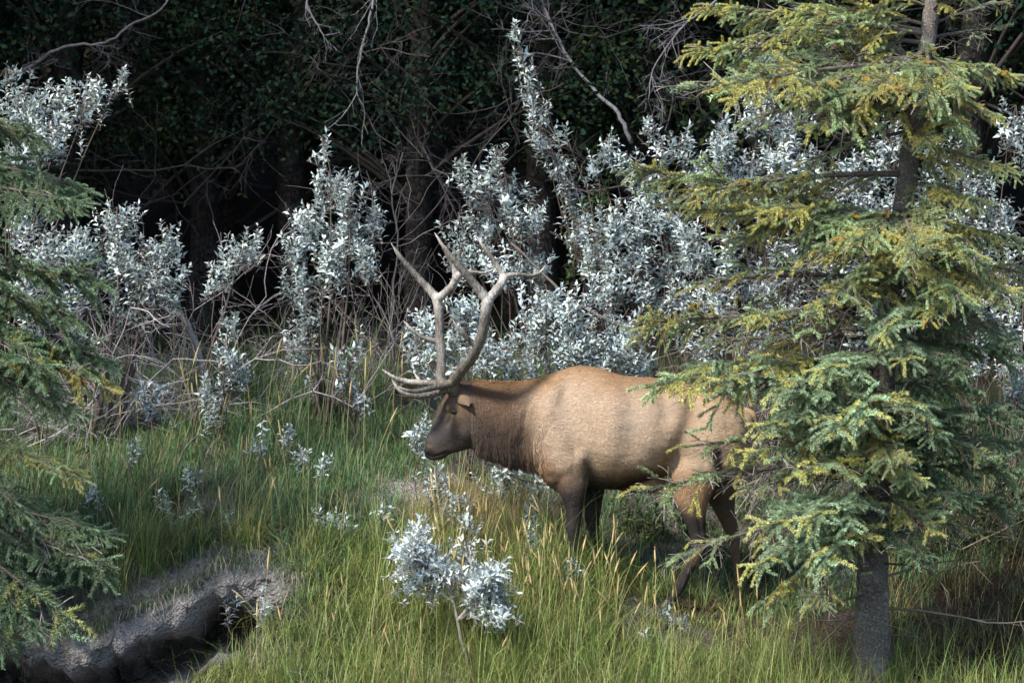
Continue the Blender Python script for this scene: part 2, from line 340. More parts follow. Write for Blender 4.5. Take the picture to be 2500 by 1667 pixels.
LEGS = {
 'nf': (-.17, [(1384, 1070, 62, .085), (1390, 1140, 50, .085), (1396, 1186, 36, .075), (1401, 1222, 25, .058), (1403, 1258, 19.5, .048), (1401, 1286, 18.5, .047), (1401, 1303, 16, .042), (1402, 1322, 12.5, .034), (1402, 1362, 10.5, .028), (1401, 1392, 12.5, .034), (1397, 1406, 11.5, .032), (1394, 1414, 13, .035)]),
 'ff': (.17, [(1420, 1090, 60, .085), (1440, 1160, 40, .08), (1448, 1200, 26, .06), (1447, 1240, 19.5, .048), (1446, 1272, 17.5, .046), (1448, 1290, 14, .040), (1450, 1306, 11.5, .033), (1454, 1345, 10.3, .028), (1457, 1371, 12, .034), (1453, 1385, 11, .032), (1451, 1393, 12.5, .035)]),
 'nh': (-.16, [(1725, 1050, 88, .11), (1708, 1120, 74, .115), (1696, 1175, 54, .10), (1690, 1222, 38, .078), (1695, 1268, 26, .055), (1705, 1306, 20, .042), (1706, 1332, 18.5, .038), (1696, 1356, 16, .034), (1682, 1388, 14, .031), (1668, 1417, 13.5, .030), (1653, 1446, 15, .034), (1642, 1460, 13, .032), (1634, 1469, 15, .037)]),
 'fh': (.16, [(1762, 1070, 72, .11), (1758, 1140, 58, .11), (1756, 1195, 40, .085), (1768, 1245, 24, .058), (1784, 1288, 19, .044), (1790, 1310, 16.5, .038), (1793, 1332, 12, .032), (1799, 1375, 10.5, .028), (1803, 1420, 10.8, .028), (1806, 1452, 12.5, .034), (1803, 1470, 11.5, .032), (1800, 1481, 13.5, .036)])}
for k, (Y, L) in LEGS.items():
    secs = [(at(x, y, Y * (1 if i > 1 else .9)), np.array([w * PXM * 1.05, 0, 0]), np.array([0, d * 1.05, 0])) for i, (x, y, w, d) in enumerate(L)]
    loft(body, secs, 20)
ball(body, at(1560, 1180, 0), (.20, .09, .065), -.0)                      # sheath
ME = fuse(body, .0095, 14, 'elk_body')
v, nn = get_np(ME); P = to_px(v)
side = np.clip((np.abs(nn[:, 1]) - .25) / .5, 0, 1)
def gl(x0, y0, x1, y1, s):            # gaussian ridge along a segment, photo pixels
    d = np.array([x1 - x0, y1 - y0], float); l2 = d @ d + 1e-9; t = np.clip(((P - (x0, y0)) @ d) / l2, 0, 1)
    q = P - (np.array([x0, y0]) + t[:, None] * d); return np.exp(-(q ** 2).sum(1) / (2 * s * s))
DISP = [(1290, 985, 1272, 1075, 9, -.012, 1), (1345, 955, 1312, 1090, 17, .016, 1), (1378, 960, 1408, 1095, 19, -.016, 1), (1436, 1125, 1448, 1180, 15, -.022, 1), (1420, 1120, 1385, 1150, 14, .010, 1),
        (1545, 975, 1535, 1090, 24, -.016, 1), (1615, 955, 1628, 1010, 17, -.018, 1), (1580, 970, 1585, 1080, 18, .008, 1), (1692, 1005, 1650, 1115, 17, -.026, 1), (1500, 970, 1490, 1100, 24, .008, 1), (1650, 975, 1690, 960, 14, .014, 1),
        (1735, 1020, 1745, 1080, 24, .012, 1), (1748, 1110, 1762, 1160, 10, -.025, 1), (1635, 1140, 1625, 1165, 12, -.03, 1), (1340, 1010, 1352, 1040, 6, .006, 1), (1565, 1130, 1580, 1150, 5, -.006, 1),
        (1160, 1000, 1168, 1085, 10, -.012, 1), (1105, 1009, 1106, 1010, 7, -.012, 1), (1100, 1026, 1094, 1034, 5, -.008, 1), (1098, 998, 1112, 998, 5, .005, 1), (1118, 1075, 1078, 1095, 10, -.006, 1), (1090, 1105, 1052, 1117, 2.5, -.006, 1), (1043, 1108, 1047, 1114, 4, -.012, 1),
        (1340, 1165, 1362, 1195, 10, -.008, 1), (1400, 900, 1470, 905, 16, .006, 0), (1700, 1240, 1712, 1300, 4, -.007, 1), (1676, 1390, 1662, 1425, 3, -.005, 1), (1398, 1230, 1396, 1270, 4, .005, 1), (1798, 1350, 1803, 1440, 3, -.004, 1)]
for x0, y0, x1, y1, s, amp, sd in DISP:
    w = gl(x0, y0, x1, y1, s) * (side if sd else 1); v = v + nn * (amp * (1.45 if x0 > 1250 and y0 < 1120 else 1.0) * w)[:, None]
rough = (fbm(P[:, 0] * .02, P[:, 1] * .02, 1.2, 2) - .5) * .010; v = v + nn * (rough * (P[:, 0] > 1190))[:, None]
ME.vertices.foreach_set('co', v.astype(np.float32).ravel()); ME.update()
v, nn = get_np(ME)
# coat colours, with shade painted into hollows, creases and far legs
X, Yp = P[:, 0], P[:, 1]
def g2(cx, cy, sx, sy): return np.exp(-(((X - cx) / sx) ** 2 + ((Yp - cy) / sy) ** 2) / 2)
c = np.tile(np.array([.405, .300, .210]), (len(v), 1))
c = mix(c, (.30, .185, .10), sstep(.25, .95, nn[:, 2]) * sstep(1150, 1000, Yp))
c = mix(c, (.33, .262, .205), np.clip(g2(1385, 1030, 34, 80) * .6 + g2(1545, 1030, 34, 50) + g2(1625, 985, 22, 30) * .7, 0, 1) * .75)  # greyish shoulder, plus shade painted in the shoulder and flank hollows
c = mix(c, (.24, .14, .075), np.clip(g2(1520, 1170, 100, 26), 0, 1) * .9)
c = mix(c, (.22, .15, .10), np.clip(gl(1690, 1010, 1660, 1100, 18), 0, 1) * .55)  # painted shade along the thigh hollow
neck = sstep(1345, 1235, X + (Yp - 1000) * -.22); c = mix(c, (.100, .060, .038), neck)
c = mix(c, (.27, .15, .075), np.clip(gl(1125, 930, 1330, 925, 11), 0, 1) * .8)
c = mix(c, (.030, .020, .015), sstep(985, 1080, Yp + (fbm(X * .05, Yp * .05, 1, 1) - .5) * 60) * sstep(1325, 1255, X) )
c = mix(c, (.045, .034, .028), np.clip(gl(1165, 1050, 1250, 1130, 22), 0, 1) * .8)
headm = sstep(1172, 1150, X + (Yp - 1010) * -.1)
c = mix(c, (.062, .046, .038), headm); c = mix(c, (.056, .048, .049), headm * g2(1070, 1050, 22, 35))
c = mix(c, (.12, .08, .05), headm * g2(1125, 985, 25, 26)); c = mix(c, (.055, .043, .036), headm * np.clip(gl(1160, 1088, 1098, 1102, 10), 0, 1) * .8)
c = mix(c, (.19, .135, .08), np.clip(g2(1104, 1010, 12, 10) * 1.3, 0, 1) * .85 * headm); c = mix(c, (.045, .035, .03), np.clip(gl(1098, 1015, 1094, 1026, 3), 0, 1) * .8)
c = mix(c, (.014, .012, .012), np.clip(gl(1036, 1104, 1054, 1122, 12) * 2.4, 0, 1)); c = mix(c, (.025, .02, .018), np.clip(gl(1056, 1118, 1094, 1104, 4) * 1.3, 0, 1))
c = mix(c, (.14, .09, .055), np.clip(g2(1048, 1089, 5, 2.5) + g2(1072, 1121, 6, 2.5), 0, 1) * .6)
c = mix(c, (.25, .13, .06), np.clip(gl(1325, 1135, 1360, 1188, 13) + g2(1380, 1165, 22, 14) * .5, 0, 1) * .6)
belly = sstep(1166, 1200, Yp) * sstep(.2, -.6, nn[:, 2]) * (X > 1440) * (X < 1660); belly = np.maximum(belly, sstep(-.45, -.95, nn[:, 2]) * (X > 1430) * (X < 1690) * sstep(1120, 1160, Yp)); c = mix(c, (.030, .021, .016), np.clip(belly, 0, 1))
c = mix(c, (.05, .035, .026), np.clip(gl(1428, 1130, 1445, 1185, 10), 0, 1) * .85)  # painted shade in the elbow crease
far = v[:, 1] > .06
legf = sstep(1115, 1205, Yp + (fbm(X * .06, Yp * .06, 1, 4) - .5) * 40) * (X < 1500); c = mix(c, (.05, .038, .033), legf * .9); c = mix(c, (.022, .018, .018), sstep(1165, 1225, Yp) * (X < 1500)); c = mix(c, (.03, .025, .024), (v[:, 1] > .08) * (X < 1500) * (X > 1395) * sstep(1150, 1190, Yp))  # dark leg coat; the last mix darkens the far foreleg for shade
legh = (X > 1600); c = mix(c, (.28, .17, .095), legh * sstep(1130, 1180, Yp)); c = mix(c, (.024, .020, .020), legh * sstep(1222, 1275, Yp + (X - 1700) * -.3))
c = mix(c, (.24, .13, .06), legh * np.clip(gl(1712, 1340, 1704, 1375, 7), 0, 1) * .8)
c = mix(c, (.05, .038, .03), (X > 1730) * far * sstep(1150, 1230, Yp)); c = mix(c, (.15, .10, .07), far * (X > 1500) * sstep(1140, 1200, Yp) * .5)  # far hind leg and thigh darkened for the body's shade
c = mix(c, (.50, .37, .23), np.clip(g2(1815, 1050, 22, 50), 0, 1) * .7)
c = mix(c, (.04, .03, .025), np.clip(gl(1752, 1105, 1760, 1160, 9), 0, 1) * .9)  # shade painted into the groove behind the thigh
c = c * (1 + .22 * (fbm(X * .035, Yp * .055, 1, 2) - .5) + .20 * (fbm(X * .11, Yp * .2, 1, 4) - .5))[:, None]
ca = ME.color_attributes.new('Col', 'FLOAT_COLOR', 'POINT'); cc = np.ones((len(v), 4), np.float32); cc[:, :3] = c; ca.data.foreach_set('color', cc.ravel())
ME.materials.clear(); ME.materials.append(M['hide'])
ELK0 = at(1590, 1478, 0)
elk = empty('bull_elk', ELK0)
tag(elk, 'tan bull elk with dark brown neck and tall branched antlers, facing left', 'elk')
def elk_part(name, me, parent=None):
    o = link(name, me); o.parent = parent or elk
    if parent is None: o.location = -Vector(ELK0)
    return o
bodyo = elk_part('body', ME)

# fur: short strands laid along the hide
polys = np.empty(len(ME.loops), np.int32); ME.loops.foreach_get('vertex_index', polys)
ME.calc_loop_triangles(); lt = np.empty(len(ME.loop_triangles) * 3, np.int32); ME.loop_triangles.foreach_get('vertices', lt); lt = lt.reshape(-1, 3)
A, B, C_ = v[lt[:, 0]], v[lt[:, 1]], v[lt[:, 2]]; ar = np.linalg.norm(np.cross(B - A, C_ - A), axis=1) / 2
cen = (A + B + C_) / 3; cp = to_px(cen); wgt = ar * np.where(cp[:, 1] > 1290, .35, 1) * np.where((cp[:, 0] < 1100) & (cp[:, 1] > 1020), .3, 1)
NF = 230000; ti = rng.choice(len(lt), NF, p=wgt / wgt.sum()); u = rng.random((NF, 2)); fl = u.sum(1) > 1; u[fl] = 1 - u[fl]
pos = A[ti] + u[:, :1] * (B - A)[ti] + u[:, 1:] * (C_ - A)[ti]; fn = unit(nn[lt[ti]].mean(1)); fcol = c[lt[ti]].mean(1); fp = to_px(pos)
g0 = np.stack([np.where(fp[:, 1] > 1190, .1, .85), np.zeros(NF), np.where(fp[:, 1] > 1190, -1., -.35)], -1)
nk = sstep(1340, 1240, fp[:, 0]) * sstep(1120, 1160, fp[:, 0]); g0 = mix(g0, (.45, 0, -.9), nk)
hd = (fp[:, 0] < 1150) & (fp[:, 1] > 950); g0[hd] = (.55, 0, .6)
g0 = g0 + rng.normal(0, .34, (NF, 3)); g0 = unit(g0 - fn * (g0 * fn).sum(1, keepdims=True))
flen = .012 + .014 * rng.random(NF); mane = nk * sstep(1030, 1120, fp[:, 1]) ; flen = flen * (1 + 1.0 * nk + 2.4 * mane * rng.random(NF)); flen = np.where(hd, .008, flen); flen = np.where(np.hypot(fp[:, 0] - 1105, fp[:, 1] - 1009) < 9, .0008, flen); flen = np.where((fp[:, 0] < 1066) & (fp[:, 1] > 1094), .0008, flen)
flen = np.where((fp[:, 0] > 1340) & (fp[:, 1] > 1230), .009, flen)
dirv = unit(g0 + fn * (.22 + .25 * rng.random((NF, 1)))); wv = unit(np.cross(fn, g0)) * (.0011 + .0006 * rng.random((NF, 1)) + .0008 * nk[:, None])
fv = np.stack([pos - wv, pos + wv, pos + dirv * flen[:, None]], 1).reshape(-1, 3)
fcol = np.clip(fcol * (1 + rng.normal(0, .12, (NF, 1))) + rng.normal(0, .003, (NF, 1)), .006, .8); tipc = np.clip(fcol * 1.08 + .003, 0, .8)
fc = np.stack([fcol, fcol, tipc], 1).reshape(-1, 3)
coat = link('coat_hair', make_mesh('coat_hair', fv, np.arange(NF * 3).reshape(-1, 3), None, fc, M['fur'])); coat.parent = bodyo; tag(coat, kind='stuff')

# long shaggy mane under the neck, in clumps
mw = ar * sstep(1330, 1290, cp[:, 0]) * sstep(1150, 1175, cp[:, 0]) * sstep(985, 1090, cp[:, 1]); NM = 16000; ti = rng.choice(len(lt), NM, p=mw / mw.sum()); u = rng.random((NM, 2)); fl = u.sum(1) > 1; u[fl] = 1 - u[fl]
pos = A[ti] + u[:, :1] * (B - A)[ti] + u[:, 1:] * (C_ - A)[ti]; fn = unit(nn[lt[ti]].mean(1)); fp = to_px(pos); md = np.stack([.35 + 1.1 * (vnoise(fp[:, 0] * .12, fp[:, 1] * .03, 1, 1) - .5), .5 * (vnoise(fp[:, 0] * .1, fp[:, 1] * .05, 1, 3) - .5), np.full(NM, -1.0)], -1) + rng.normal(0, .12, (NM, 3))
md = unit(md + fn * .12); ml = (.022 + .05 * rng.random(NM) * sstep(1000, 1110, fp[:, 1]))[:, None]; mwv = unit(np.cross(fn, md)) * .0016; mid = pos + md * ml * .55 + fn * .006
mv = np.stack([pos - mwv, pos + mwv, mid - mwv * .7, mid + mwv * .7, mid + unit(md + [0, 0, -.5] - fn * .25) * ml * .45], 1).reshape(-1, 3); o_ = np.arange(NM)[:, None] * 5; mt = np.concatenate([o_ + np.array([a]) for a in ((0, 1, 3), (0, 3, 2), (2, 3, 4))])
mc = c[lt[ti]].mean(1) * rng.uniform(.6, 1.7, (NM, 1)) + np.array([.006, .003, .001]); mo = link('mane_hair', make_mesh('mane_hair', mv, mt, None, np.repeat(mc, 5, 0), M['fur'])); mo.parent = bodyo; tag(mo, kind='stuff')
# antlers: beam and tines traced in photo pixels, fused into one piece each
def A1(x, y): return (900 + x / 3.408, 540 + y / 3.408)
def antler(paths, name):
    g = Geo()
    for pts in paths:
        Q = crom(np.array([np.concatenate([at(*A1(x, y), Y), [r]]) for x, y, Y, r in pts]), 6)
        tube(g, Q[:, :3], Q[:, 3] * 1.17 * (1 + .025 * np.sin(np.arange(len(Q)) * 1.7)), 14)
    me = fuse(g, .0058, 2, name); w, n_ = get_np(me); p = to_px(w)
    w = w + n_ * ((fbm(p[:, 0] * .25, p[:, 1] * .08, 1, 1) - .5) * .008)[:, None]; me.vertices.foreach_set('co', w.astype(np.float32).ravel()); me.update()
    tips = np.array([to_px(at(*A1(q[-1][0], q[-1][1]), q[-1][2])) for q in paths]); dm = np.min(np.linalg.norm(p[:, None] - tips[None], axis=-1), 1)
    col = mix((.36, .34, .31), (.092, .082, .073), sstep(5, 55, dm)); col = mix(col, (.105, .085, .06), np.exp(-(((p[:, 0] - 1098) / 34) ** 2 + ((p[:, 1] - 945) / 22) ** 2)))
    col = mix(col, (.085, .07, .055), sstep(.52, .7, fbm(p[:, 0] * .12, p[:, 1] * .05, 1, 3)) * .7 * sstep(15, 60, dm)); col = mix(col, (.33, .31, .29), sstep(.64, .74, fbm(p[:, 0] * .6, p[:, 1] * .45, 1, 5)) * .5)
    a = me.color_attributes.new('Col', 'FLOAT_COLOR', 'POINT'); q = np.ones((len(w), 4), np.float32); q[:, :3] = col; a.data.foreach_set('color', q.ravel())
    me.materials.clear(); me.materials.append(M['antler']); return elk_part('antler', me)
near = [[(705, 1440, -.045, .036), (700, 1380, -.07, .040), (708, 1330, -.10, .036), (770, 1245, -.19, .033), (850, 1150, -.29, .032), (905, 1050, -.36, .032), (945, 940, -.40, .031), (965, 800, -.42, .031), (985, 690, -.42, .034), (990, 640, -.41, .036)],
        [(990, 660, -.41, .033), (940, 600, -.42, .030), (860, 500, -.44, .026), (770, 395, -.45, .023), (680, 285, -.45, .018), (605, 185, -.43, .011), (548, 95, -.41, .003)],
        [(985, 665, -.41, .032), (1040, 600, -.38, .028), (1100, 520, -.34, .026), (1130, 455, -.31, .027)],
        [(1130, 475, -.31, .024), (1100, 415, -.31, .020), (1040, 330, -.31, .017), (970, 230, -.30, .013), (925, 165, -.29, .008), (890, 108, -.28, .0025)],
        [(1110, 480, -.31, .024), (1170, 453, -.29, .019), (1250, 446, -.26, .015), (1340, 455, -.23, .013), (1420, 430, -.21, .009), (1478, 366, -.20, .003)],
        [(915, 1060, -.36, .024), (850, 995, -.38, .018), (785, 935, -.41, .015), (730, 870, -.43, .010), (697, 808, -.44, .002)],
        [(705, 1395, -.08, .030), (620, 1405, -.11, .024), (520, 1438, -.15, .022), (420, 1455, -.18, .021), (320, 1440, -.20, .018), (240, 1390, -.21, .012), (190, 1308, -.21, .003)],
        [(700, 1350, -.09, .026), (610, 1372, -.16, .020), (500, 1395, -.25, .017), (400, 1415, -.31, .015), (310, 1405, -.35, .011), (245, 1375, -.37, .007), (205, 1335, -.38, .002)]]
farA = [[(640, 1430, .045, .034), (625, 1370, .07, .036), (600, 1310, .11, .033), (603, 1200, .22, .030), (607, 1100, .30, .030), (592, 980, .36, .030), (590, 850, .39, .029), (580, 720, .40, .030), (572, 645, .40, .033)],
        [(575, 670, .40, .030), (535, 605, .41, .028), (440, 500, .43, .023), (335, 385, .44, .020), (250, 280, .43, .014), (185, 180, .41, .003)],
        [(565, 655, .40, .030), (620, 610, .37, .026), (690, 545, .34, .025), (735, 470, .31, .026)],
        [(735, 490, .31, .024), (715, 400, .31, .019), (660, 290, .30, .014), (610, 200, .29, .008), (575, 150, .29, .003)],
        [(715, 480, .31, .024), (780, 432, .29, .018), (860, 420, .26, .013), (950, 430, .23, .011), (1020, 410, .21, .008), (1065, 385, .20, .003)],
        [(600, 1010, .35, .022), (510, 985, .38, .017), (430, 955, .40, .015), (350, 890, .42, .011), (278, 818, .43, .002)],
        [(650, 1375, .08, .028), (560, 1350, .11, .023), (450, 1345, .14, .021), (330, 1335, .17, .019), (210, 1298, .19, .013), (110, 1230, .20, .003)],
        [(630, 1350, .09, .024), (540, 1345, .18, .018), (450, 1345, .26, .014), (405, 1300, .31, .010), (370, 1238, .33, .002)]]
antler(near, 'near_antler'); antler(farA, 'far_antler')

def surf(px, py, sgn):
    d = (P[:, 0] - px) ** 2 + (P[:, 1] - py) ** 2; ok = (d < 30) & (v[:, 1] * sgn > 0)
    return v[ok][np.argmax(v[ok][:, 1] * sgn)]
def lids(g, c0, r):                    # eyeball: flattened globe
    ball(g, c0, r, .35, 16)
for s in (-1, 1):
    e = surf(1105, 1009, s); g = Geo(); lids(g, e + np.array([0, -.006 * s, 0]), (.030, .018, .020)); g.c = [np.tile((.012, .010, .012), (len(q), 1)) for q in g.v]
    elk_part('eye', g.mesh('eye', M['eye'], True))
    g = Geo(); e0 = surf(1120, 962, s) + np.array([0, -.02 * s, 0]); e0 = (e0 if s > 0 else at(1131, 953, -.055)); e1 = at(1145, 993, -.175) if s < 0 else e0 + np.array([-.03, .13, .0])
    ax = e1 - e0; wd = unit(np.cross(ax, [.15, s * 1.0, 0])); rows_ = []; nml = unit(np.cross(ax, wd)) * (1 if s < 0 else -1)
    for t in np.linspace(0, 1, 12):
        hw = .066 * (math.sin(math.pi * min(1, t * .72 + .26)) ** .8) * (1 - t ** 4) + .002; u_ = np.linspace(-1, 1, 9)
        rows_.append(e0 + ax * t + u_[:, None] * wd * hw + (u_ ** 2)[:, None] * nml * hw * .55)
    R_ = np.array(rows_); i, j = np.meshgrid(np.arange(11), np.arange(8), indexing='ij'); i = i.ravel(); j = j.ravel()
    th = nml * -.007; top = R_.reshape(-1, 3); both = np.concatenate([top, top + th]); N0 = len(top)
    q = np.stack([i * 9 + j, (i + 1) * 9 + j, (i + 1) * 9 + j + 1, i * 9 + j + 1], -1); rim = [r * 9 for r in range(12)] + [11 * 9 + r for r in range(1, 9)] + [r * 9 + 8 for r in range(10, -1, -1)]
    rim = np.array(rim); rq = np.stack([rim[:-1], rim[1:], rim[1:] + N0, rim[:-1] + N0], -1)
    cl = mix((.13, .09, .06), (.07, .05, .035), np.abs(np.tile(np.linspace(-1, 1, 9), 24)) ** 6)
    g.add(both, None, np.concatenate([q, q[:, ::-1] + N0, rq]), cl); elk_part('ear', g.mesh('ear', M['hide'], True))
# hooves: two toes each
for k, (Y, L) in LEGS.items():
    x, y, w, d = L[-1]; fx = {'nf': 1393, 'ff': 1449, 'nh': 1627, 'fh': 1797}[k]; fy = {'nf': 1430, 'ff': 1409, 'nh': 1486, 'fh': 1497}[k]; g = Geo()
    for s in (-1, 1):
        a = at(x, y - 6, Y) + [0, s * .016, 0]; b = at(fx, fy, Y) + [0, s * .019, 0]
        secs = [(a, np.array([.034, 0, 0]), np.array([0, .017, 0])), ((a + b) / 2 + [-.006, 0, 0], np.array([.042, 0, 0]), np.array([0, .02, 0])), (b + [-.012, 0, 0], np.array([.052, 0, 0]), np.array([0, .021, 0]))]
        loft(g, secs, 14, 3)
    g.c = [np.tile((.035, .030, .028), (len(q), 1)) for q in g.v]; elk_part('hoof', g.mesh('hoof', M['horn'], True))
# tail
g = Geo(); tp = crom(np.array([at(1815, 1003, 0), at(1834, 1012, 0), at(1843, 1030, 0), at(1842, 1052, 0)]), 5)
tube(g, tp, np.interp(np.linspace(0, 1, len(tp)), [0, .4, 1], [.03, .032, .006]), 12, (.33, .22, .12)); elk_part('tail', g.mesh('tail', M['hide'], True))
# ------------------------------------------------------------------ plant kit
def bez(p0, p1, p2, n):
    t = np.linspace(0, 1, n)[:, None]; return (1 - t) ** 2 * p0 + 2 * t * (1 - t) * p1 + t * t * p2
def leaves(g, base, dirs, nrm, length, width, cols, droop=.25, simple=False):
    # folded, slightly arched leaves: base, two sides, midrib point, tip
    n = len(base); d = unit(dirs); s = unit(np.cross(nrm, d)); u = np.cross(d, s); L = np.asarray(length).reshape(-1, 1); W = np.asarray(width).reshape(-1, 1)
    m = base + d * L * .45; tip = base + d * L * (1 - droop * .2) - u * L * droop
    if simple:
        v = np.stack([base, m + s * W, tip, m - s * W], 1); o = np.arange(n)[:, None] * 4
        g.add(v.reshape(-1, 3), None, o + np.array([[0, 1, 2, 3]]), np.repeat(cols, 4, 0)); return
    v = np.stack([base, m + s * W + u * W * .35, m + u * 0, m - s * W + u * W * .35, tip], 1); o = np.arange(n)[:, None] * 5
    t = np.concatenate([o + np.array([[0, 2, 1]]), o + np.array([[1, 2, 4]]), o + np.array([[0, 3, 2]]), o + np.array([[3, 4, 2]])])
    g.add(v.reshape(-1, 3), t, None, np.repeat(cols, 5, 0))
def rand_dir(n, r=rng):
    d = r.normal(size=(n, 3)); return unit(d)
def segs_tubes(g, P0, P1, r0, r1, col):        # many straight 3-sided twigs at once
    n = len(P0); d = P1 - P0; a, b = perp(d); an = np.array([0, 2.094, 4.189])
    ring = lambda p, r: p[:, None] + np.asarray(r).reshape(-1, 1, 1) * (np.cos(an)[None, :, None] * a[:, None] + np.sin(an)[None, :, None] * b[:, None])
    v = np.concatenate([ring(P0, r0), ring(P1, r1)], 1).reshape(-1, 3); o = np.arange(n)[:, None] * 6
    q = np.concatenate([o + np.array([[k, (k + 1) % 3, 3 + (k + 1) % 3, 3 + k]]) for k in range(3)])
    col = np.asarray(col); g.add(v, None, q, np.repeat(np.broadcast_to(col, (n, 3)), 6, 0))

# --- spruce boughs: unit pieces along +X, needles on every shoot
def make_bough(seed, L, lush=1.0, yellow=.2, bare=.2, tone=1.0):
    r = np.random.default_rng(seed); wood = Geo(); segs = []
    ax = bez(np.zeros(3), np.array([L * .5, 0, L * .06]), np.array([L, 0, 0]), 14); tube(wood, ax, np.linspace(.014 * L + .003, .003, 14), 5, (.12, .10, .09))
    def shoot(p, d, ln, droop, col, fol):
        q = bez(p, p + d * ln * .55, p + d * ln * .9 + np.array([0, 0, -droop * ln]), 4)
        for i in range(3): segs.append((q[i], q[i + 1], col, fol))
        return q
    nsec = int(13 * L / .5 * lush ** .45) + 5
    for i in range(nsec):
        t = .10 + .88 * (i + r.random()) / nsec; p = np.array([np.interp(t, np.linspace(0, 1, 14), ax[:, k]) for k in range(3)]); s = 1 if i % 2 else -1
        ln = (.30 * (1 - t) ** .75 + .08) * min(L, 1.1) * (.6 + .7 * r.random()); d = unit(np.array([.75 + .5 * r.random(), s * (.65 + .25 * r.normal()), -.08 + .30 * r.normal()]))
        yl = r.random() < yellow; dead = r.random() < bare * (1.6 - t)
        col = np.array([.52, .50, .17]) if yl else np.array([.31, .39, .20])
        nsub = max(2, int(ln / (.060 if dead else .040))); q = shoot(p, d, ln, r.uniform(-.05, .45), col, 0 if dead else 1)
        tube(wood, q, np.linspace(.0045, .002, 4), 3, (.15, .13, .12), False)
        for j in range(nsub):
            u = .12 + .88 * (j + r.random()) / nsub; pp = q[0] * (1 - u) + q[-1] * u + np.array([0, 0, .25 * ln * u * (1 - u)]); s2 = 1 if (j % 2) else -1
            d2 = unit(d * .85 + s2 * np.array([-d[1], d[0], 0]) * (.55 + .3 * r.random()) + (r.normal(0, .55, 3) if dead else np.array([0, 0, .05 - .42 * r.random()]))); l2 = (.055 + .06 * (1 - u) + .04 * r.random()) * (.8 + .3 * L)
            fol = 0 if (dead and r.random() < .8) else (1 if r.random() < lush else 0); c2 = (np.array([.48, .30, .06]) if r.random() < .05 * yellow else col) * (.85 + .35 * r.random())
            if u > .7 and not yl: c2 = c2 * np.array([1.35, 1.4, 1.5])
            q2 = shoot(pp, d2, l2, r.uniform(-.1, .4), c2, fol)
            if not fol and r.random() < .5: shoot(q2[1], unit(d2 + r.normal(0, .6, 3)), l2 * .6, .3, c2, 0)
    for t in np.linspace(.05, 1, int(L / .05)): 
        p = np.array([np.interp(t, np.linspace(0, 1, 14), ax[:, k]) for k in range(3)])
        if t > .35: segs.append((p, p + np.array([.05, 0, 0]), np.array([.15, .215, .125]), 1 if t > .45 else 0))
    S0 = np.array([s[0] for s in segs]); S1 = np.array([s[1] for s in segs]); SC = np.array([s[2] for s in segs]); SF = np.array([s[3] for s in segs])
    segs_tubes(wood, S0, S1, np.full(len(S0), .0022), np.full(len(S0), .0015), mix((.17, .15, .135), (.30, .27, .25), r.random(len(S0))))
    k = SF > 0; S0, S1, SC = S0[k], S1[k], SC[k]; ln = np.linalg.norm(S1 - S0, axis=1); cnt = np.maximum(3, (ln * 1500).astype(int)); idx = np.repeat(np.arange(len(ln)), cnt); n = len(idx)
    t = r.random(n)[:, None]; p = S0[idx] * (1 - t) + S1[idx] * t; d = unit(S1 - S0)[idx]; a, b = perp(d); an = r.random(n)[:, None] * 6.283; rad = a * np.cos(an) + b * np.sin(an)
    nd_ = unit(d * (.55 + .3 * r.random((n, 1))) + rad * .8 + np.array([0, 0, .12])); le = .013 + .006 * r.random((n, 1)); wv = unit(np.cross(nd_, r.normal(size=(n, 3)))) * .0023
    vv = np.stack([p - wv, p + wv, p + nd_ * le], 1).reshape(-1, 3); cc = np.clip(SC[idx] * tone * (.8 + .4 * r.random((n, 1))), 0, 1)
    nm = make_mesh('needles', vv, np.arange(n * 3).reshape(-1, 3), None, np.repeat(cc, 3, 0), M['needle']); return wood.mesh('bough_wood', M['wood']), nm, L
BOUGH = {'lush': [make_bough(s, L, .93, .42, .14) for s, L in ((1, .5), (31, .6), (2, .8), (32, .95), (3, 1.15), (4, 1.5), (34, 1.7))],
         'pale': [make_bough(s, L, .92, .14, .16, np.array([1.0, 1.05, 1.22])) for s, L in ((41, .6), (42, .9), (43, 1.2))],
         'mid': [make_bough(s, L, .8, .5, .30) for s, L in ((5, .7), (6, 1.1), (7, 1.7))],
         'bare': [make_bough(s, L, .30, .35, .75) for s, L in ((8, .7), (9, 1.1), (10, 1.6))],
         'green': [make_bough(s, L, .9, .10, .15, np.array([.52, .60, .64])) for s, L in ((12, .6), (13, .9), (14, 1.3))]}  # 'green' needles toned dark and bluish, painted shade for the dim boughs
def bough(parent, p0, p1, kind, roll=None):
    p0 = np.asarray(p0, float); p1 = np.asarray(p1, float); d = p1 - p0; ln = np.linalg.norm(d); opts = BOUGH[kind]
    best = sorted(opts, key=lambda o: abs(math.log(o[2] / ln)))[: 3]; w, nme, L = random.choice(best[:2] if random.random() < .7 else best)
    x = Vector(d / ln); y = Vector((0, 0, 1)).cross(x).normalized(); z = x.cross(y); R = Matrix((x, y, z)).transposed()
    R = R @ Matrix.Rotation(random.uniform(-.6, .6) if roll is None else roll, 3, 'X'); s = ln / L
    o = link('bough', w, parent); o.matrix_basis = Matrix.Translation(Vector(p0) - parent.location) @ R.to_4x4() @ Matrix.Diagonal((s, s * random.uniform(.9, 1.15), s * random.uniform(.9, 1.1), 1))
    n_ = link('needles', nme, o); tag(n_, kind='stuff'); return o
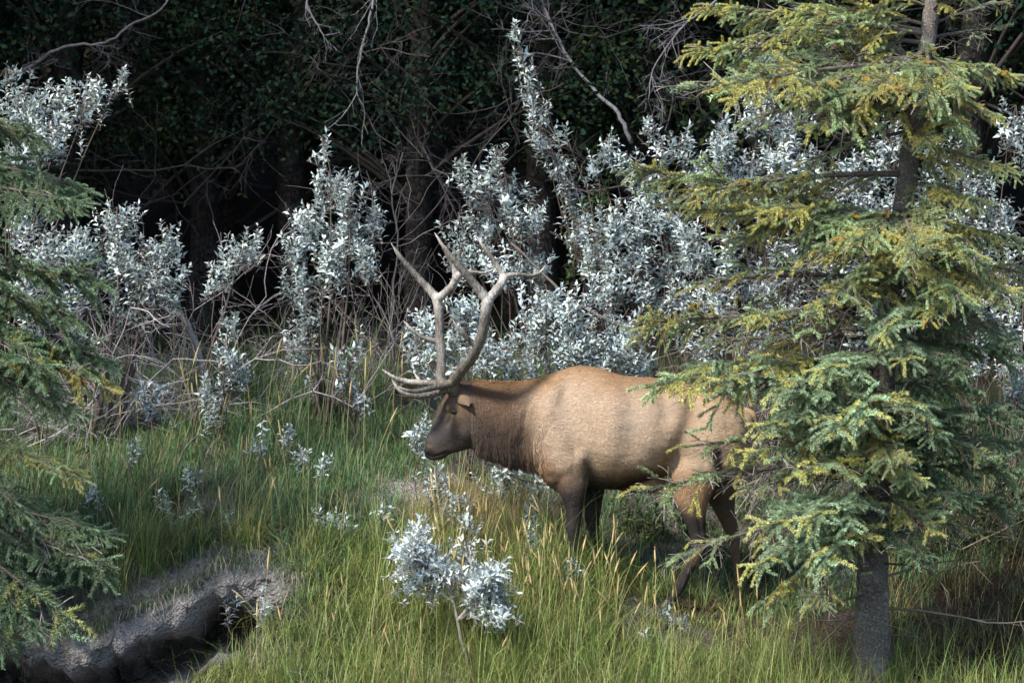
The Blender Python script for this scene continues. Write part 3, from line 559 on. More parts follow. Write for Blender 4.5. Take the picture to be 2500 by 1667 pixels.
def trunk_mesh(name, pts, rad, mat, n=18, flare=0.0):
    g = Geo(); Q = crom(np.concatenate([pts, np.asarray(rad)[:, None]], 1), 10); tube(g, Q[:, :3], Q[:, 3], n); v = g.v[0]
    k = len(Q) * n; ang = np.tile(np.arange(n), len(Q)); row = np.repeat(np.arange(len(Q)), n); bump = 1 + (vnoise(ang * .9, row * .5, 1, 2) - .5) * .16 + (row < 6) * (6 - row) * .02 * flare * (1 + .8 * np.sin(ang * 1.4))
    c0 = np.repeat(Q[:, :3], n, 0); v[:k] = c0 + (v[:k] - c0) * bump[:, None]; return g.mesh(name, mat, True)
def twig_tree(g, p, d, ln, r, depth, col, rs, curl=.5, kids=4):     # recursive bare twigs
    n = 6; pts = [np.asarray(p, float)]; dd = unit(np.asarray(d, float))
    for i in range(n - 1): dd = unit(dd + rs.normal(0, curl * .22, 3)); pts.append(pts[-1] + dd * ln / (n - 1))
    tube(g, np.array(pts), np.linspace(r, r * .45, n), 4 if depth else 3, np.asarray(col) * rs.uniform(.75, 1.25), False)
    if depth > 0:
        for k in range(kids):
            i = rs.integers(1, n); a = unit(unit(pts[i] - pts[i - 1]) + rs.normal(0, .75, 3)); twig_tree(g, pts[i], a, ln * rs.uniform(.35, .65), r * .55, depth - 1, col, rs, curl, kids)

# ------------------------------------------------------------------ right spruce
def spruce_right():
    tp = [(2000, 1568, -1.3), (2000, 1540, -1.3), (2003, 1420, -1.3), (2005, 1250, -1.28), (2018, 1050, -1.26), (2030, 850, -1.24), (2048, 650, -1.22), (2078, 450, -1.2), (2100, 280, -1.18), (2128, 110, -1.16), (2142, 0, -1.15), (2170, -250, -1.12), (2195, -600, -1.1)]
    pts = np.array([V(*t) for t in tp]); pts[0][2] = ground_z(pts[0][0], pts[0][1]) - .12; rad = np.array([52, 46, 40, 36, 31, 28, 26, 24, 22, 20, 18, 12, 3]) / 320.0 * .92
    root = empty('spruce_tree', tuple(pts[0] + [0, 0, .12])); tag(root, 'tall yellow-green spruce with grey trunk standing beside the elk', 'tree')
    tr = link('trunk', trunk_mesh('spruce_trunk', pts - np.array(root.location), rad, M['bark'], 20, 1.0), root)
    py = np.array([t[1] for t in tp][::-1]); idx = np.arange(len(tp))[::-1]
    def on(y):
        f = np.interp(y, py, idx); i = int(min(f, len(tp) - 2)); return pts[i] + (pts[i + 1] - pts[i]) * (f - i)
    B = [  # trunk height, tip x, tip y (photo /K), depth offset, kind
        (20, 1880, -60, -.2, 'lush'), (75, 1612, 22, -.25, 'lush'), (60, 1830, 12, .2, 'mid'), (80, 1800, 60, -.5, 'mid'), (130, 1592, 118, -.45, 'lush'), (150, 1680, 195, -.8, 'lush'), (170, 1582, 205, -.2, 'bare'), (160, 1820, 215, -.8, 'mid'),
        (190, 1700, 285, .2, 'bare'), (120, 2000, 215, -.9, 'lush'), (110, 2120, 235, -1.0, 'lush'), (120, 2215, 215, -.7, 'lush'), (140, 2340, 180, -.3, 'lush'), (90, 2290, 70, .5, 'bare'), (60, 2330, 0, .3, 'bare'), (200, 2290, 270, -.4, 'mid'), (30, 2230, -70, -.6, 'lush'), (210, 1900, 250, .3, 'mid'),
        (300, 1860, 370, -.5, 'bare'), (330, 2340, 400, -.4, 'mid'), (350, 2190, 390, -.6, 'mid'), (300, 2140, 330, -.7, 'mid'),
        (530, 1467, 388, -.4, 'lush'), (400, 1580, 450, -.6, 'mid'), (510, 1740, 480, -.6, 'lush'), (480, 1970, 560, -.8, 'lush'), (480, 2110, 580, -1.0, 'lush'),
        (490, 2250, 600, -.7, 'lush'), (500, 2345, 555, -.3, 'lush'), (560, 2210, 690, -.9, 'lush'), (560, 2330, 690, -.6, 'lush'), (580, 2390, 640, -.2, 'lush'),
        (600, 1640, 540, .3, 'bare'), (660, 1720, 620, -.3, 'bare'), (630, 1900, 690, -.8, 'mid'), (640, 1600, 650, -.1, 'bare'), (690, 1800, 720, -.5, 'bare'),
        (740, 1455, 745, -.4, 'mid'), (780, 1620, 790, -.3, 'bare'), (750, 2090, 830, -.9, 'lush'), (770, 2220, 850, -.6, 'green'), (780, 2340, 820, -.4, 'green'), (760, 1780, 780, -.6, 'bare'),
        (840, 1508, 885, -.5, 'mid'), (850, 1600, 845, -.3, 'lush'), (870, 1660, 880, -.6, 'lush'), (880, 1790, 900, -.8, 'lush'), (950, 1760, 980, -.7, 'lush'), (950, 1920, 985, -1.0, 'lush'), (930, 2150, 1000, -.8, 'green'), (960, 2330, 950, -.4, 'green'),
        (1010, 1590, 1025, -.5, 'bare'), (1060, 1490, 1125, -.5, 'bare'), (1090, 1610, 1090, -.4, 'bare'), (1100, 1720, 1120, -.7, 'bare'), (1060, 1860, 1080, -.9, 'mid'),
        (1170, 1545, 1280, -.65, 'bare'), (1130, 1770, 1210, -.9, 'lush'), (1130, 1870, 1190, -1.0, 'lush'), (1170, 1745, 1300, -.7, 'lush'), (1170, 1900, 1290, -1.0, 'lush'), (1200, 1750, 1390, -.6, 'mid'), (1200, 1870, 1390, -.9, 'bare'),
        (1040, 2110, 1110, -.8, 'mid'), (1080, 2340, 1080, -.3, 'green'), (1130, 2140, 1210, -.7, 'mid'), (1180, 2250, 1220, -.3, 'bare'),
        (680, 2280, 760, .5, 'mid'), (960, 2150, 930, .8, 'mid'),
        (560, 1960, 640, -.7, 'lush'), (700, 2040, 760, -.9, 'lush'), (800, 1900, 850, -.9, 'lush'), (900, 1980, 950, -1.0, 'lush'), (1000, 2050, 1060, -1.0, 'mid'), (830, 1720, 840, -.4, 'mid'), (930, 1830, 960, -.7, 'lush'), (1000, 1740, 1040, -.6, 'mid'),
        (880, 2250, 900, -.5, 'green'), (900, 2120, 950, -.8, 'lush'), (1000, 2260, 1040, -.5, 'green'), (1020, 2360, 1020, -.2, 'green'), (1110, 2240, 1150, -.5, 'green'), (1140, 2330, 1160, -.2, 'green'), (1170, 2120, 1280, -.6, 'green'),
        (650, 2170, 720, -.7, 'lush'), (420, 2260, 470, -.6, 'lush'), (250, 2220, 300, -.6, 'lush'), (640, 2330, 790, -.4, 'green'), (100, 1700, 90, -.3, 'mid'), (160, 1740, 160, -.6, 'lush'), (200, 1880, 290, -.7, 'mid'), (560, 1850, 590, -.8, 'mid'), (560, 1600, 480, -.2, 'mid'), (740, 1700, 730, -.6, 'mid')]
    for y, tx, ty, dY, kd in B:
        if kd == 'lush' and y > 690: kd = 'pale'
        a = on(y); bough(root, a, V(tx, ty, a[1] + dY), kd)
    rs = np.random.default_rng(3)
    for y, tx, ty, dY in ((1395, 2272, 1412, -.1), (1330, 2230, 1300, .3), (1290, 2160, 1330, -.4), (1360, 1890, 1390, -.3), (1240, 1860, 1330, -.6), (1410, 1850, 1420, .3), (1460, 2120, 1470, .2)):
        a = on(y); b = V(tx, ty, a[1] + dY); g = Geo(); twig_tree(g, a - np.array(root.location), b - a, np.linalg.norm(b - a), .010, 2, (.13, .115, .10), rs, .35, 3); link('dead_branch', g.mesh('dead_branch', M['wood']), root)
    return root
spruce_right()

# ------------------------------------------------------------------ left spruce (trunk stands just outside the frame)
def spruce_left():
    b0 = V(-150, 1400, -.55); z0 = ground_z(b0[0], b0[1]); pts = np.array([[b0[0], b0[1], z0 - .15], [b0[0], b0[1], z0 + .5], [b0[0] - .03, b0[1], z0 + 2.5], [b0[0], b0[1] + .05, z0 + 5.0], [b0[0], b0[1] + .05, z0 + 6.2]])
    root = empty('spruce_tree', (b0[0], b0[1], z0)); tag(root, 'blue-green spruce, needles darkened for shade, drooping above the undercut bank', 'tree')
    link('trunk', trunk_mesh('left_trunk', pts - np.array(root.location), [.16, .13, .10, .045, .01], M['bark'], 16, 1.0), root)
    B = [(250, 100, 330, -.5, 'green'), (360, 205, 440, -.3, 'green'), (420, 190, 470, -.5, 'green'), (250, 30, 300, .3, 'lush'),
         (600, 235, 650, -.4, 'green'), (640, 180, 740, -.7, 'green'), (700, 100, 850, -.8, 'green'),
         (760, 245, 830, -.4, 'green'), (800, 255, 880, -.6, 'lush'), (820, 180, 950, -.7, 'green'), 
         (980, 200, 1100, -.5, 'mid'), (1020, 60, 1190, -.9, 'green'),
         (1140, 255, 1230, -.3, 'green'), (1160, 240, 1300, -.5, 'green'), (1200, 160, 1430, -.7, 'green'), (1230, 90, 1450, -.8, 'green'), (1240, 20, 1480, -.7, 'green')]
    for y, tx, ty, dY, kd in B:
        a = V(-150, y, b0[1]); a = np.array([b0[0], b0[1], a[2]]); bough(root, a, V(tx, ty, b0[1] + dY), kd)
    rs = np.random.default_rng(8)
    for k in range(22):                       # the side away from the camera's view
        h = .6 + 5.2 * rs.random(); an = rs.uniform(2.0, 4.4); ln = 1.5 * (1 - h / 7.0) + .2; a = np.array([b0[0], b0[1], z0 + h]); bough(root, a, a + np.array([math.cos(an) * ln, math.sin(an) * ln, -.35 * ln]), 'green')
    return root
spruce_left()

# ------------------------------------------------------------------ silver-leaved shrubs
SIL = np.array([[.52, .58, .58], [.58, .63, .61], [.46, .53, .55], [.60, .62, .55], [.42, .50, .42]]) * np.array([1.18, 1.24, 1.32])
def shrub(label, base, Y, lobes, seed, scale=1.0, dens=1.0, group=None, name='silver_shrub', pal=SIL, mat='leaf_silver', leafl=.062, stem=.009, stemcol=(.085, .068, .06), paths=None, cat='shrub', up=1.0):
    r = np.random.default_rng(seed); b = V(base[0], base[1], Y); b[2] = ground_z(b[0], b[1]) - .03; root = empty(name, tuple(b)); tag(root, label, cat, group)
    wood, fol = Geo(), Geo(); S0, S1 = [], []; LB, LD, LN, LL, LC = [], [], [], [], []
    for li, lb in enumerate(lobes):
        cx, cy, rx, ry = lb[:4]; dy = lb[4] if len(lb) > 4 else r.uniform(-.1, .1); c = V(cx, cy, Y + dy) - b; rx *= 1.12; ry *= 1.08; R = np.array([rx / 320, .75 * max(rx, ry * .6) / 320, ry / 320])
        foot = r.normal(0, .03 * stem / .011, 3) * [1, 1, 0]; cb = c - np.array([0, 0, R[2] * .6]); limb = None
        if paths and li < len(paths): limb = np.array([V(px_, py_, Y + dz) - b for px_, py_, dz in paths[li]]); limb = crom(limb, 3)
        else:
            midp = foot * .4 + c * .5 + r.normal(0, .07, 3) * np.linalg.norm(c) ; midp[2] = max(midp[2], c[2] * .45); limb = bez(foot, midp, c + np.array([0, 0, R[2] * .5]), 9)
            wob = r.normal(0, .012, limb.shape); wob[0] = 0; limb = limb + wob
        tube(wood, limb, np.linspace(stem * (.8 + .4 * r.random()), .0035, len(limb)), 5, np.asarray(stemcol) * r.uniform(.8, 1.3))
        area = math.pi * R[0] * R[2]; ns = max(4, int(area * 215 * dens / (scale ** 2)))
        u = r.normal(size=(ns, 3)); u = unit(u) * (r.random((ns, 1)) ** .42) * np.where(r.random((ns, 1)) < .3, r.uniform(1.05, 1.4, (ns, 1)), 1.0); tip = c + u * R
        for k in range(ns):
            i = int(np.clip(np.argmin(np.linalg.norm(limb - tip[k] + np.array([0, 0, .12]), axis=1)), len(limb) // 3, len(limb) - 1)); st = limb[i] * 1.0
            out = unit(tip[k] - c + np.array([0, 0, .001])); ln = r.uniform(.11, .30) * scale; d = unit(np.array([0, 0, .9 * up]) + out * .6 + r.normal(0, .30, 3)); s0 = tip[k] - d * ln
            S0 += [st, (st + s0) / 2 + r.normal(0, .015, 3)]; S1 += [S0[-1], s0]; mid = s0 + d * ln * .5 + r.normal(0, .006, 3); S0 += [s0, mid]; S1 += [mid, tip[k]]
            nl = max(6, int(ln / (.0145 * scale) * .88)); t = np.linspace(.12, 1, nl); an = np.arange(nl) * 2.4 + r.random() * 6; a, bb = perp(d); rad = np.cos(an)[:, None] * a + np.sin(an)[:, None] * bb
            op = np.interp(t, [0, .7, 1], [1.0, .8, .3])[:, None]; LB.append(s0 + (tip[k] - s0) * t[:, None]); LD.append(d * (.55 + .25 * (1 - op)) + rad * op * 1.15 + r.normal(0, .30, (nl, 3)) + [0, 0, .05])
            LN.append(d * 1.0 + rad * -.3 + r.normal(0, .25, (nl, 3))); LL.append(leafl * scale * r.uniform(.55, 1.3, nl) * np.interp(t, [0, .8, 1], [1, 1, .65])); LC.append(np.clip(pal[r.integers(0, len(pal), nl)] * r.uniform(.62, 1.1, (nl, 1)), 0, .8))
    n0 = len(S0); segs_tubes(wood, np.array(S0), np.array(S1), np.full(n0, .0032), np.full(n0, .0022), np.asarray(stemcol) * r.uniform(.8, 1.6, (n0, 1)))
    LL = np.concatenate(LL); leaves(fol, np.concatenate(LB), np.concatenate(LD), np.concatenate(LN), LL, LL * r.uniform(.16, .22, len(LL)), np.concatenate(LC), .22)
    link('stems', wood.mesh('stems', M['wood']), root); f = link('foliage', fol.mesh('foliage', M[mat]), root); tag(f, kind='stuff'); return root

shrub('silver-leaved shrub reaching a leafy arm over the dark forest above the left spruce', (-20, 900), 2.6, [(60, 230, 80, 70), (150, 230, 80, 55), (225, 195, 55, 35), (285, 165, 20, 14), (40, 370, 70, 80), (20, 160, 25, 25), (110, 300, 80, 50), (50, 480, 60, 60)], 21, dens=1.25)
shrub('broad silver-leaved shrub with twisted brown stem amid grey dead twigs', (228, 900), 2.5, [(270, 510, 70, 60), (240, 590, 70, 60), (330, 610, 90, 80), (390, 545, 26, 60), (180, 560, 60, 60), (380, 660, 45, 50), (300, 680, 60, 40)], 22, dens=1.2, stem=.02)
shrub('low silver-leaved shrub growing behind the drooping spruce boughs', (90, 930), 2.2, [(110, 560, 90, 70), (60, 650, 70, 70), (140, 660, 80, 60), (60, 760, 60, 50), (170, 740, 40, 40)], 23, dens=1.0)
shrub('slender silver-leaved shrub with one long leaning bare stem', (440, 960), 2.3, [(555, 560, 42, 40), (520, 600, 45, 35), (490, 640, 28, 30), (585, 540, 18, 18)], 24, dens=1.15, paths=[[(440, 965, 0), (465, 880, 0), (490, 780, 0), (530, 670, .0), (555, 560, 0)]])
shrub('narrow silver-leaved shrub rising from grass between two leaning stems', (500, 985), 2.1, [(528, 740, 34, 36), (520, 800, 42, 40), (545, 850, 30, 30), (480, 880, 32, 40), (490, 930, 34, 26)], 25, dens=1.0)
shrub('large upright silver-leaved shrub with pointed top beside the antlers', (745, 985), 2.5, [(742, 340, 17, 50), (750, 420, 45, 45), (800, 440, 50, 50), (720, 500, 70, 55), (800, 520, 70, 60), (860, 490, 25, 60), (680, 570, 40, 60), (760, 590, 70, 50), (690, 640, 50, 40), (840, 590, 35, 60), (700, 710, 36, 40), (690, 790, 34, 50), (720, 850, 34, 30)], 26, dens=1.25, stem=.013)
shrub('thin silver-leaved sapling in tall grass left of the antlers', (815, 985), 2.0, [(820, 790, 18, 40), (800, 860, 40, 36), (770, 800, 22, 30), (840, 910, 26, 20)], 27, dens=.9)
shrub('tall spire of silver leaves leaning up against the dark forest', (1420, 960), 3.2, [(1182, 62, 9, 32), (1190, 120, 13, 32), (1220, 150, 13, 32), (1215, 205, 28, 36), (1235, 255, 34, 40), (1245, 310, 38, 40), (1295, 300, 14, 34), (1290, 370, 42, 40), (1310, 440, 36, 50), (1330, 530, 40, 50)], 28, dens=1.1, paths=[[(1420, 960, 0), (1400, 760, 0), (1340, 560, 0), (1280, 400, 0), (1225, 230, 0), (1182, 60, 0)]])
shrub('rounded silver-leaved shrub directly behind the antler tips', (1250, 960), 2.7, [(1140, 360, 32, 46), (1065, 375, 34, 34), (1100, 420, 50, 44), (1170, 430, 60, 50), (1200, 490, 70, 44), (1120, 500, 55, 50), (1100, 560, 55, 46), (1050, 510, 34, 30), (1160, 600, 60, 46), (1230, 600, 60, 50), (1060, 590, 40, 40)], 29, dens=1.1)
shrub('open silver-leaved shrub with arching tips beside the pale leaning branch', (1600, 960), 3.2, [(1395, 330, 40, 34), (1440, 360, 55, 34), (1490, 280, 18, 44), (1520, 340, 36, 36), (1570, 330, 44, 40), (1360, 370, 30, 30), (1610, 380, 60, 46), (1480, 430, 60, 40)], 30, dens=1.0)
shrub('low silver-leaved thicket just behind the elk head and neck', (1080, 1010), 1.5, [(975, 730, 50, 46), (960, 800, 42, 36), (1020, 780, 60, 46), (1090, 740, 70, 60), (1060, 690, 50, 40), (1130, 800, 80, 46), (1010, 840, 70, 30), (1190, 830, 60, 30)], 31, dens=1.0)
shrub('dense silver-leaved thicket behind the elk shoulder', (1330, 1010), 1.7, [(1230, 740, 70, 60), (1310, 700, 70, 70), (1290, 790, 90, 50), (1390, 780, 90, 60), (1250, 670, 60, 40), (1350, 830, 100, 30), (1470, 830, 60, 30), (1440, 740, 60, 60)], 32, dens=1.05)
shrub('upright silver-leaved shrub with straight shoots above the elk back', (1480, 1000), 2.2, [(1420, 500, 70, 60), (1460, 570, 80, 60), (1400, 620, 70, 60), (1500, 650, 80, 60), (1360, 560, 50, 50), (1560, 560, 50, 80), (1480, 500, 60, 50), (1560, 690, 60, 60), (1530, 480, 50, 44)], 33, dens=1.0)
shrub('great mass of silver leaves showing between the yellow spruce boughs', (1780, 980), 2.8, [(1660, 330, 50, 60), (1720, 390, 80, 60), (1800, 350, 80, 60), (1680, 450, 70, 60), (1780, 450, 80, 60), (1870, 400, 80, 60), (1880, 480, 70, 60), (1740, 250, 60, 50), (1820, 280, 60, 50), (1660, 280, 24, 40)], 34, dens=1.15)
shrub('tall silver-leaved shrub poking up between top spruce boughs', (1800, 960), 3.6, [(1740, 100, 40, 44), (1790, 130, 50, 50), (1750, 180, 50, 44), (1850, 190, 50, 50), (1960, 90, 30, 40), (1900, 140, 40, 50)], 35, dens=.9)
shrub('silver-leaved shrub crowded beneath the middle spruce boughs', (1700, 1000), 2.0, [(1600, 560, 60, 60), (1680, 580, 60, 60), (1640, 660, 70, 60), (1740, 650, 70, 60), (1820, 590, 70, 60), (1820, 700, 60, 60), (1720, 750, 70, 60), (1620, 770, 70, 50), (1900, 620, 60, 60), (1880, 760, 60, 50)], 36, dens=1.0)
shrub('silver-leaved shrub tangled right behind the spruce trunk', (2050, 990), 2.6, [(1970, 380, 70, 70), (2050, 330, 60, 70), (1980, 470, 70, 60), (2060, 450, 60, 60), (2020, 560, 70, 60), (1960, 620, 70, 60), (2060, 660, 60, 60), (1980, 740, 60, 60), (2110, 560, 60, 70)], 37, dens=1.1)
shrub('silver-leaved shrub filling the gap at the right of the trunk', (2230, 990), 2.6, [(2160, 380, 60, 70), (2240, 430, 70, 70), (2180, 490, 60, 60), (2300, 500, 60, 70), (2240, 560, 70, 60), (2150, 640, 60, 60), (2240, 690, 60, 60), (2330, 600, 50, 60), (2320, 720, 50, 60)], 38, dens=1.05)
shrub('dark-gapped silver-leaved shrub beneath the right drooping boughs', (2330, 1000), 1.9, [(2330, 270, 40, 60), (2370, 340, 50, 60), (2330, 820, 40, 50), (2250, 800, 40, 50), (2340, 890, 30, 40), (2380, 780, 50, 60)], 39, dens=.9)
shrub('bright silver shrub with gnarled grey forked stem in front of the elk', (1098, 1575), -1.15, [(965, 1215, 26, 32), (930, 1250, 45, 20), (975, 1270, 46, 36), (1000, 1310, 52, 36), (945, 1330, 30, 18), (1060, 1310, 20, 20), (1120, 1310, 48, 34), (1115, 1360, 55, 40), (1140, 1400, 40, 24)], 40, dens=2.9, up=.5, leafl=.060, stem=.017, stemcol=(.22, .20, .19), pal=SIL * 1.08,
      paths=[[(1098, 1585, 0), (1085, 1545, 0), (1062, 1480, 0), (1050, 1420, 0), (1035, 1360, 0), (1005, 1300, 0), (970, 1230, 0)]] + [[(1035, 1360, 0), (1005, 1300, 0), (960, 1250, 0)]] * 5 + [[(1052, 1425, 0), (1075, 1395, -.02), (1110, 1330, -.03)], [(1052, 1425, 0), (1080, 1390, -.02), (1115, 1360, -.03)], [(1052, 1425, 0), (1090, 1400, -.02), (1140, 1400, -.03)]])
shrub('silver-leaved shrub beyond the right spruce at the forest edge', (2560, 1000), 2.6, [(2480, 500, 70, 80), (2560, 600, 80, 80), (2620, 500, 70, 80), (2500, 720, 70, 60), (2650, 680, 70, 70)], 41, dens=.9)
shrub('outlying silver-leaved shrub past the right spruce', (2800, 1020), 2.2, [(2750, 650, 70, 80), (2820, 720, 80, 80), (2880, 620, 60, 80), (2760, 800, 70, 60)], 42, dens=.9)
shrub('outlying silver-leaved shrub past the left spruce', (-260, 980), 2.6, [(-180, 480, 70, 80), (-260, 560, 80, 80), (-320, 650, 70, 80), (-200, 680, 70, 60)], 43, dens=.9)
SP = 'small silver sprigs scattered in the grass'
SPR = [(352, 1000, 352, 905, 44, 30, .9), (310, 1060, 310, 1020, 18, 18, 1), (445, 1130, 448, 1085, 26, 18, .6), (375, 1210, 380, 1150, 28, 18, .5), (430, 1230, 425, 1180, 18, 14, .4), (735, 1240, 735, 1170, 20, 14, .2), (800, 1240, 780, 1190, 40, 20, .15), (610, 1470, 610, 1385, 22, 26, -.75), (1480, 1520, 1480, 1458, 18, 20, -.8),
       (985, 1160, 1000, 1090, 50, 24, .6), (960, 1050, 965, 985, 26, 60, .9), (1075, 1230, 1075, 1185, 40, 20, .1), (1020, 1190, 1035, 1130, 40, 24, .5), (1225, 1230, 1220, 1170, 26, 40, .4), (1215, 1300, 1225, 1225, 28, 30, .0), (1310, 1350, 1320, 1300, 30, 26, -.4), (1060, 1290, 1080, 1240, 46, 26, -.3), (520, 1440, 530, 1375, 26, 12, -.45),
       (680, 1080, 690, 1040, 36, 20, 1.3), (740, 1100, 745, 1060, 26, 20, 1.1), (650, 1010, 660, 985, 16, 14, 1.6), (1180, 1130, 1160, 1080, 60, 26, .9), (1250, 1150, 1240, 1110, 34, 20, .8), (1525, 1440, 1530, 1395, 20, 18, -.55), (870, 1210, 880, 1170, 24, 18, .2), (930, 1290, 925, 1250, 24, 18, -.4), (215, 1180, 215, 1120, 14, 16, .7), (2330, 1000, 2335, 880, 26, 40, .2), (590, 1060, 600, 1010, 20, 16, 1.4), (520, 1210, 525, 1180, 20, 14, .3)]
for i, (bx, by, cx, cy, rx, ry, Y) in enumerate(SPR):
    o = shrub('small sprig of silver leaves poking up through the grass', (bx, by), Y, [(cx, cy, rx, ry)], 100 + i, dens=1.35, group=SP, name='silver_sprig', stem=.005, cat='plant', leafl=.062)
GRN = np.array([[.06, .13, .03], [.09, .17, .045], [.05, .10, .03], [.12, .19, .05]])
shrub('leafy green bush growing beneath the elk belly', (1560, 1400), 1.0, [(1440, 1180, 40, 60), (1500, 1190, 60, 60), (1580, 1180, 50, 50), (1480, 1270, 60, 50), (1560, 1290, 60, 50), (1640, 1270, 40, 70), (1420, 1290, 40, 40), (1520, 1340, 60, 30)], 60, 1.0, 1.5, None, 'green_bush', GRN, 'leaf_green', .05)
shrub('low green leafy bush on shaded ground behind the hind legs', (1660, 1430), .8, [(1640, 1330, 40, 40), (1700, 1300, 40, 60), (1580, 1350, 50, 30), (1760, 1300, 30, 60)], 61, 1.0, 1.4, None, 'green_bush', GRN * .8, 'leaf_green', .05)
shrub('muted green bush showing behind the silver thicket', (1360, 960), 4.0, [(1350, 520, 60, 80), (1400, 640, 60, 60), (1320, 600, 40, 50), (1380, 430, 40, 40)], 62, 1.1, .6, None, 'green_bush', GRN * .8, 'leaf_green', .06)
shrub('leafy bush with shade-darkened colour behind the lower spruce trunk', (2230, 1330), .9, [(2150, 1120, 60, 70), (2230, 1180, 70, 70), (2310, 1130, 60, 80), (2180, 1240, 70, 50), (2300, 1260, 70, 60), (2080, 1200, 50, 60)], 63, 1.1, .7, None, 'green_bush', GRN * .55, 'leaf_green', .06)  # green leaf palette lowered to paint deep shade
# ------------------------------------------------------------------ grey dead thickets
def thicket(label, base, Y, n, ln, spread, seed, col=(.33, .30, .32), name='dead_bush', r=.006, depth=2, upw=.8, kids=4):
    b = V(base[0], base[1], Y); b[2] = ground_z(b[0], b[1]) - .02; root = empty(name, tuple(b)); tag(root, label, 'dead bush'); rs = np.random.default_rng(seed)
    for k in range(n):
        g = Geo(); d = np.array([rs.normal(0, spread), rs.normal(0, spread * .6), upw]); f = rs.normal(0, .16, 3) * [2.2, 1, 0]; twig_tree(g, f, d, ln * rs.uniform(.6, 1.2), r * rs.uniform(.6, 1.4), depth, col, rs, .75, kids)
        link('branch', g.mesh('branch', M['wood']), root)
    return root
thicket('tangle of grey dead twigs beneath the broad silver shrub', (250, 900), 2.7, 26, 1.1, 1.0, 71, upw=.5)
thicket('grey dead twigs arching against the dark forest', (420, 940), 3.0, 20, 1.3, .95, 72, upw=.55)
thicket('fine grey dead twigs behind the low spruce boughs', (110, 930), 2.5, 16, 1.0, 1.0, 73, upw=.5)
thicket('bare grey stems standing below the pointed silver shrub', (760, 960), 3.0, 14, 1.0, .5, 74, (.17, .15, .15))
thicket('sparse bare brown twigs near the forest edge by the antlers', (880, 950), 3.5, 10, 1.2, .5, 75, (.17, .15, .15))
thicket('pale dead twigs tangled inside the silver mass by the spruce', (1720, 960), 1.6, 20, 1.3, .8, 76, (.26, .23, .20))
thicket('dry twig tangle at the foot of the dark forest under the spruce', (2250, 1250), 1.0, 16, 1.0, .8, 77, (.13, .105, .09))
thicket('pale root tangle around the base of the front silver stem', (1050, 1475), -1.12, 10, .16, 1.2, 78, (.36, .34, .33), r=.004, depth=2, upw=.5)
thicket('small pale root tangle at the bottom of the grassy mound', (955, 1575), -1.35, 8, .16, 1.2, 79, (.36, .34, .33), r=.004, depth=2, upw=.7)

def stick(label, name, pts, rad, col, cat, seed, twigs=0, depth=1, tl=.4, group=None):
    P_ = np.array(pts, float); root = empty(name, tuple(P_[0])); tag(root, label, cat, group); rs = np.random.default_rng(seed)
    g = Geo(); Q = crom(P_ - P_[0], 5); Q = Q + np.concatenate([[np.zeros(3)], rs.normal(0, rad * .35, (len(Q) - 1, 3))]); tube(g, Q, np.linspace(rad, rad * .4, len(Q)), 8, col); link('stem', g.mesh('stem', M['wood'], True), root)
    for k in range(twigs):
        g = Geo(); i = rs.integers(2, len(Q)); d = unit(Q[i] - Q[i - 1]) + rs.normal(0, .7, 3) + [0, 0, -.25]; twig_tree(g, Q[i], d, tl * rs.uniform(.5, 1.2), rad * .35, depth, col, rs, .7, 4); link('twig', g.mesh('twig', M['wood']), root)
    return root
def G0(px, py, Y, dz=0): p = V(px, py, Y); p[2] = ground_z(p[0], p[1]) + dz; return p
stick('thick pale dead log leaning behind the broad silver shrub', 'fallen_log', [G0(500, 800, 2.9, -.03), V(440, 760, 3.0), V(385, 705, 3.1), V(330, 650, 3.2)], .028, (.30, .28, .29), 'log', 1, 3)
stick('grey stick leaning low over the grassy bank', 'fallen_stick', [G0(400, 1060, 1.6, -.02), V(425, 1030, 1.7), V(470, 990, 1.8), V(520, 960, 1.9)], .010, (.10, .085, .075), 'stick', 2, 2)
stick('long dark dead stem slanting through the silver thicket', 'fallen_branch', [G0(1560, 860, 1.9, -.05), V(1480, 800, 2.0), V(1380, 730, 2.1), V(1290, 670, 2.3), V(1180, 560, 2.5)], .022, (.10, .085, .08), 'branch', 3, 5)
stick('low dead branch lying behind the elk chest', 'fallen_branch', [G0(1350, 1150, .9, .0), V(1280, 1125, .85), V(1200, 1100, .8), V(1120, 1060, .8)], .012, (.09, .075, .07), 'branch', 4, 4)

# ------------------------------------------------------------------ grass
def blades(base, h, az, bend, width, cols, tipc):     # arching blades: the lean grows along the blade
    n = len(base); d = np.stack([np.cos(az), np.sin(az), 0 * az], -1); s = np.stack([-np.sin(az), np.cos(az), 0 * az], -1); vs, cs = [], []; p = base.copy(); th = .04 + .40 * bend
    for i in range(5):
        w = (width * (.8, 1, .85, .55, 0)[i])[:, None]; c_ = mix(cols, tipc, np.full(n, i / 4))
        if i < 4: vs += [p - s * w, p + s * w]; cs += [c_, c_]
        else: vs += [p]; cs += [c_]
        p = p + (h / 4)[:, None] * (d * np.sin(th)[:, None] + np.array([0, 0, 1.0]) * np.cos(th)[:, None]); th = th + bend * .42
    v = np.stack(vs, 1).reshape(-1, 3); c_ = np.stack(cs, 1).reshape(-1, 3); o = np.arange(n)[:, None] * 9
    t = np.concatenate([o + np.array([a]) for a in ((0, 1, 3), (0, 3, 2), (2, 3, 5), (2, 5, 4), (4, 5, 7), (4, 7, 6), (6, 7, 8))]); return v, t, c_
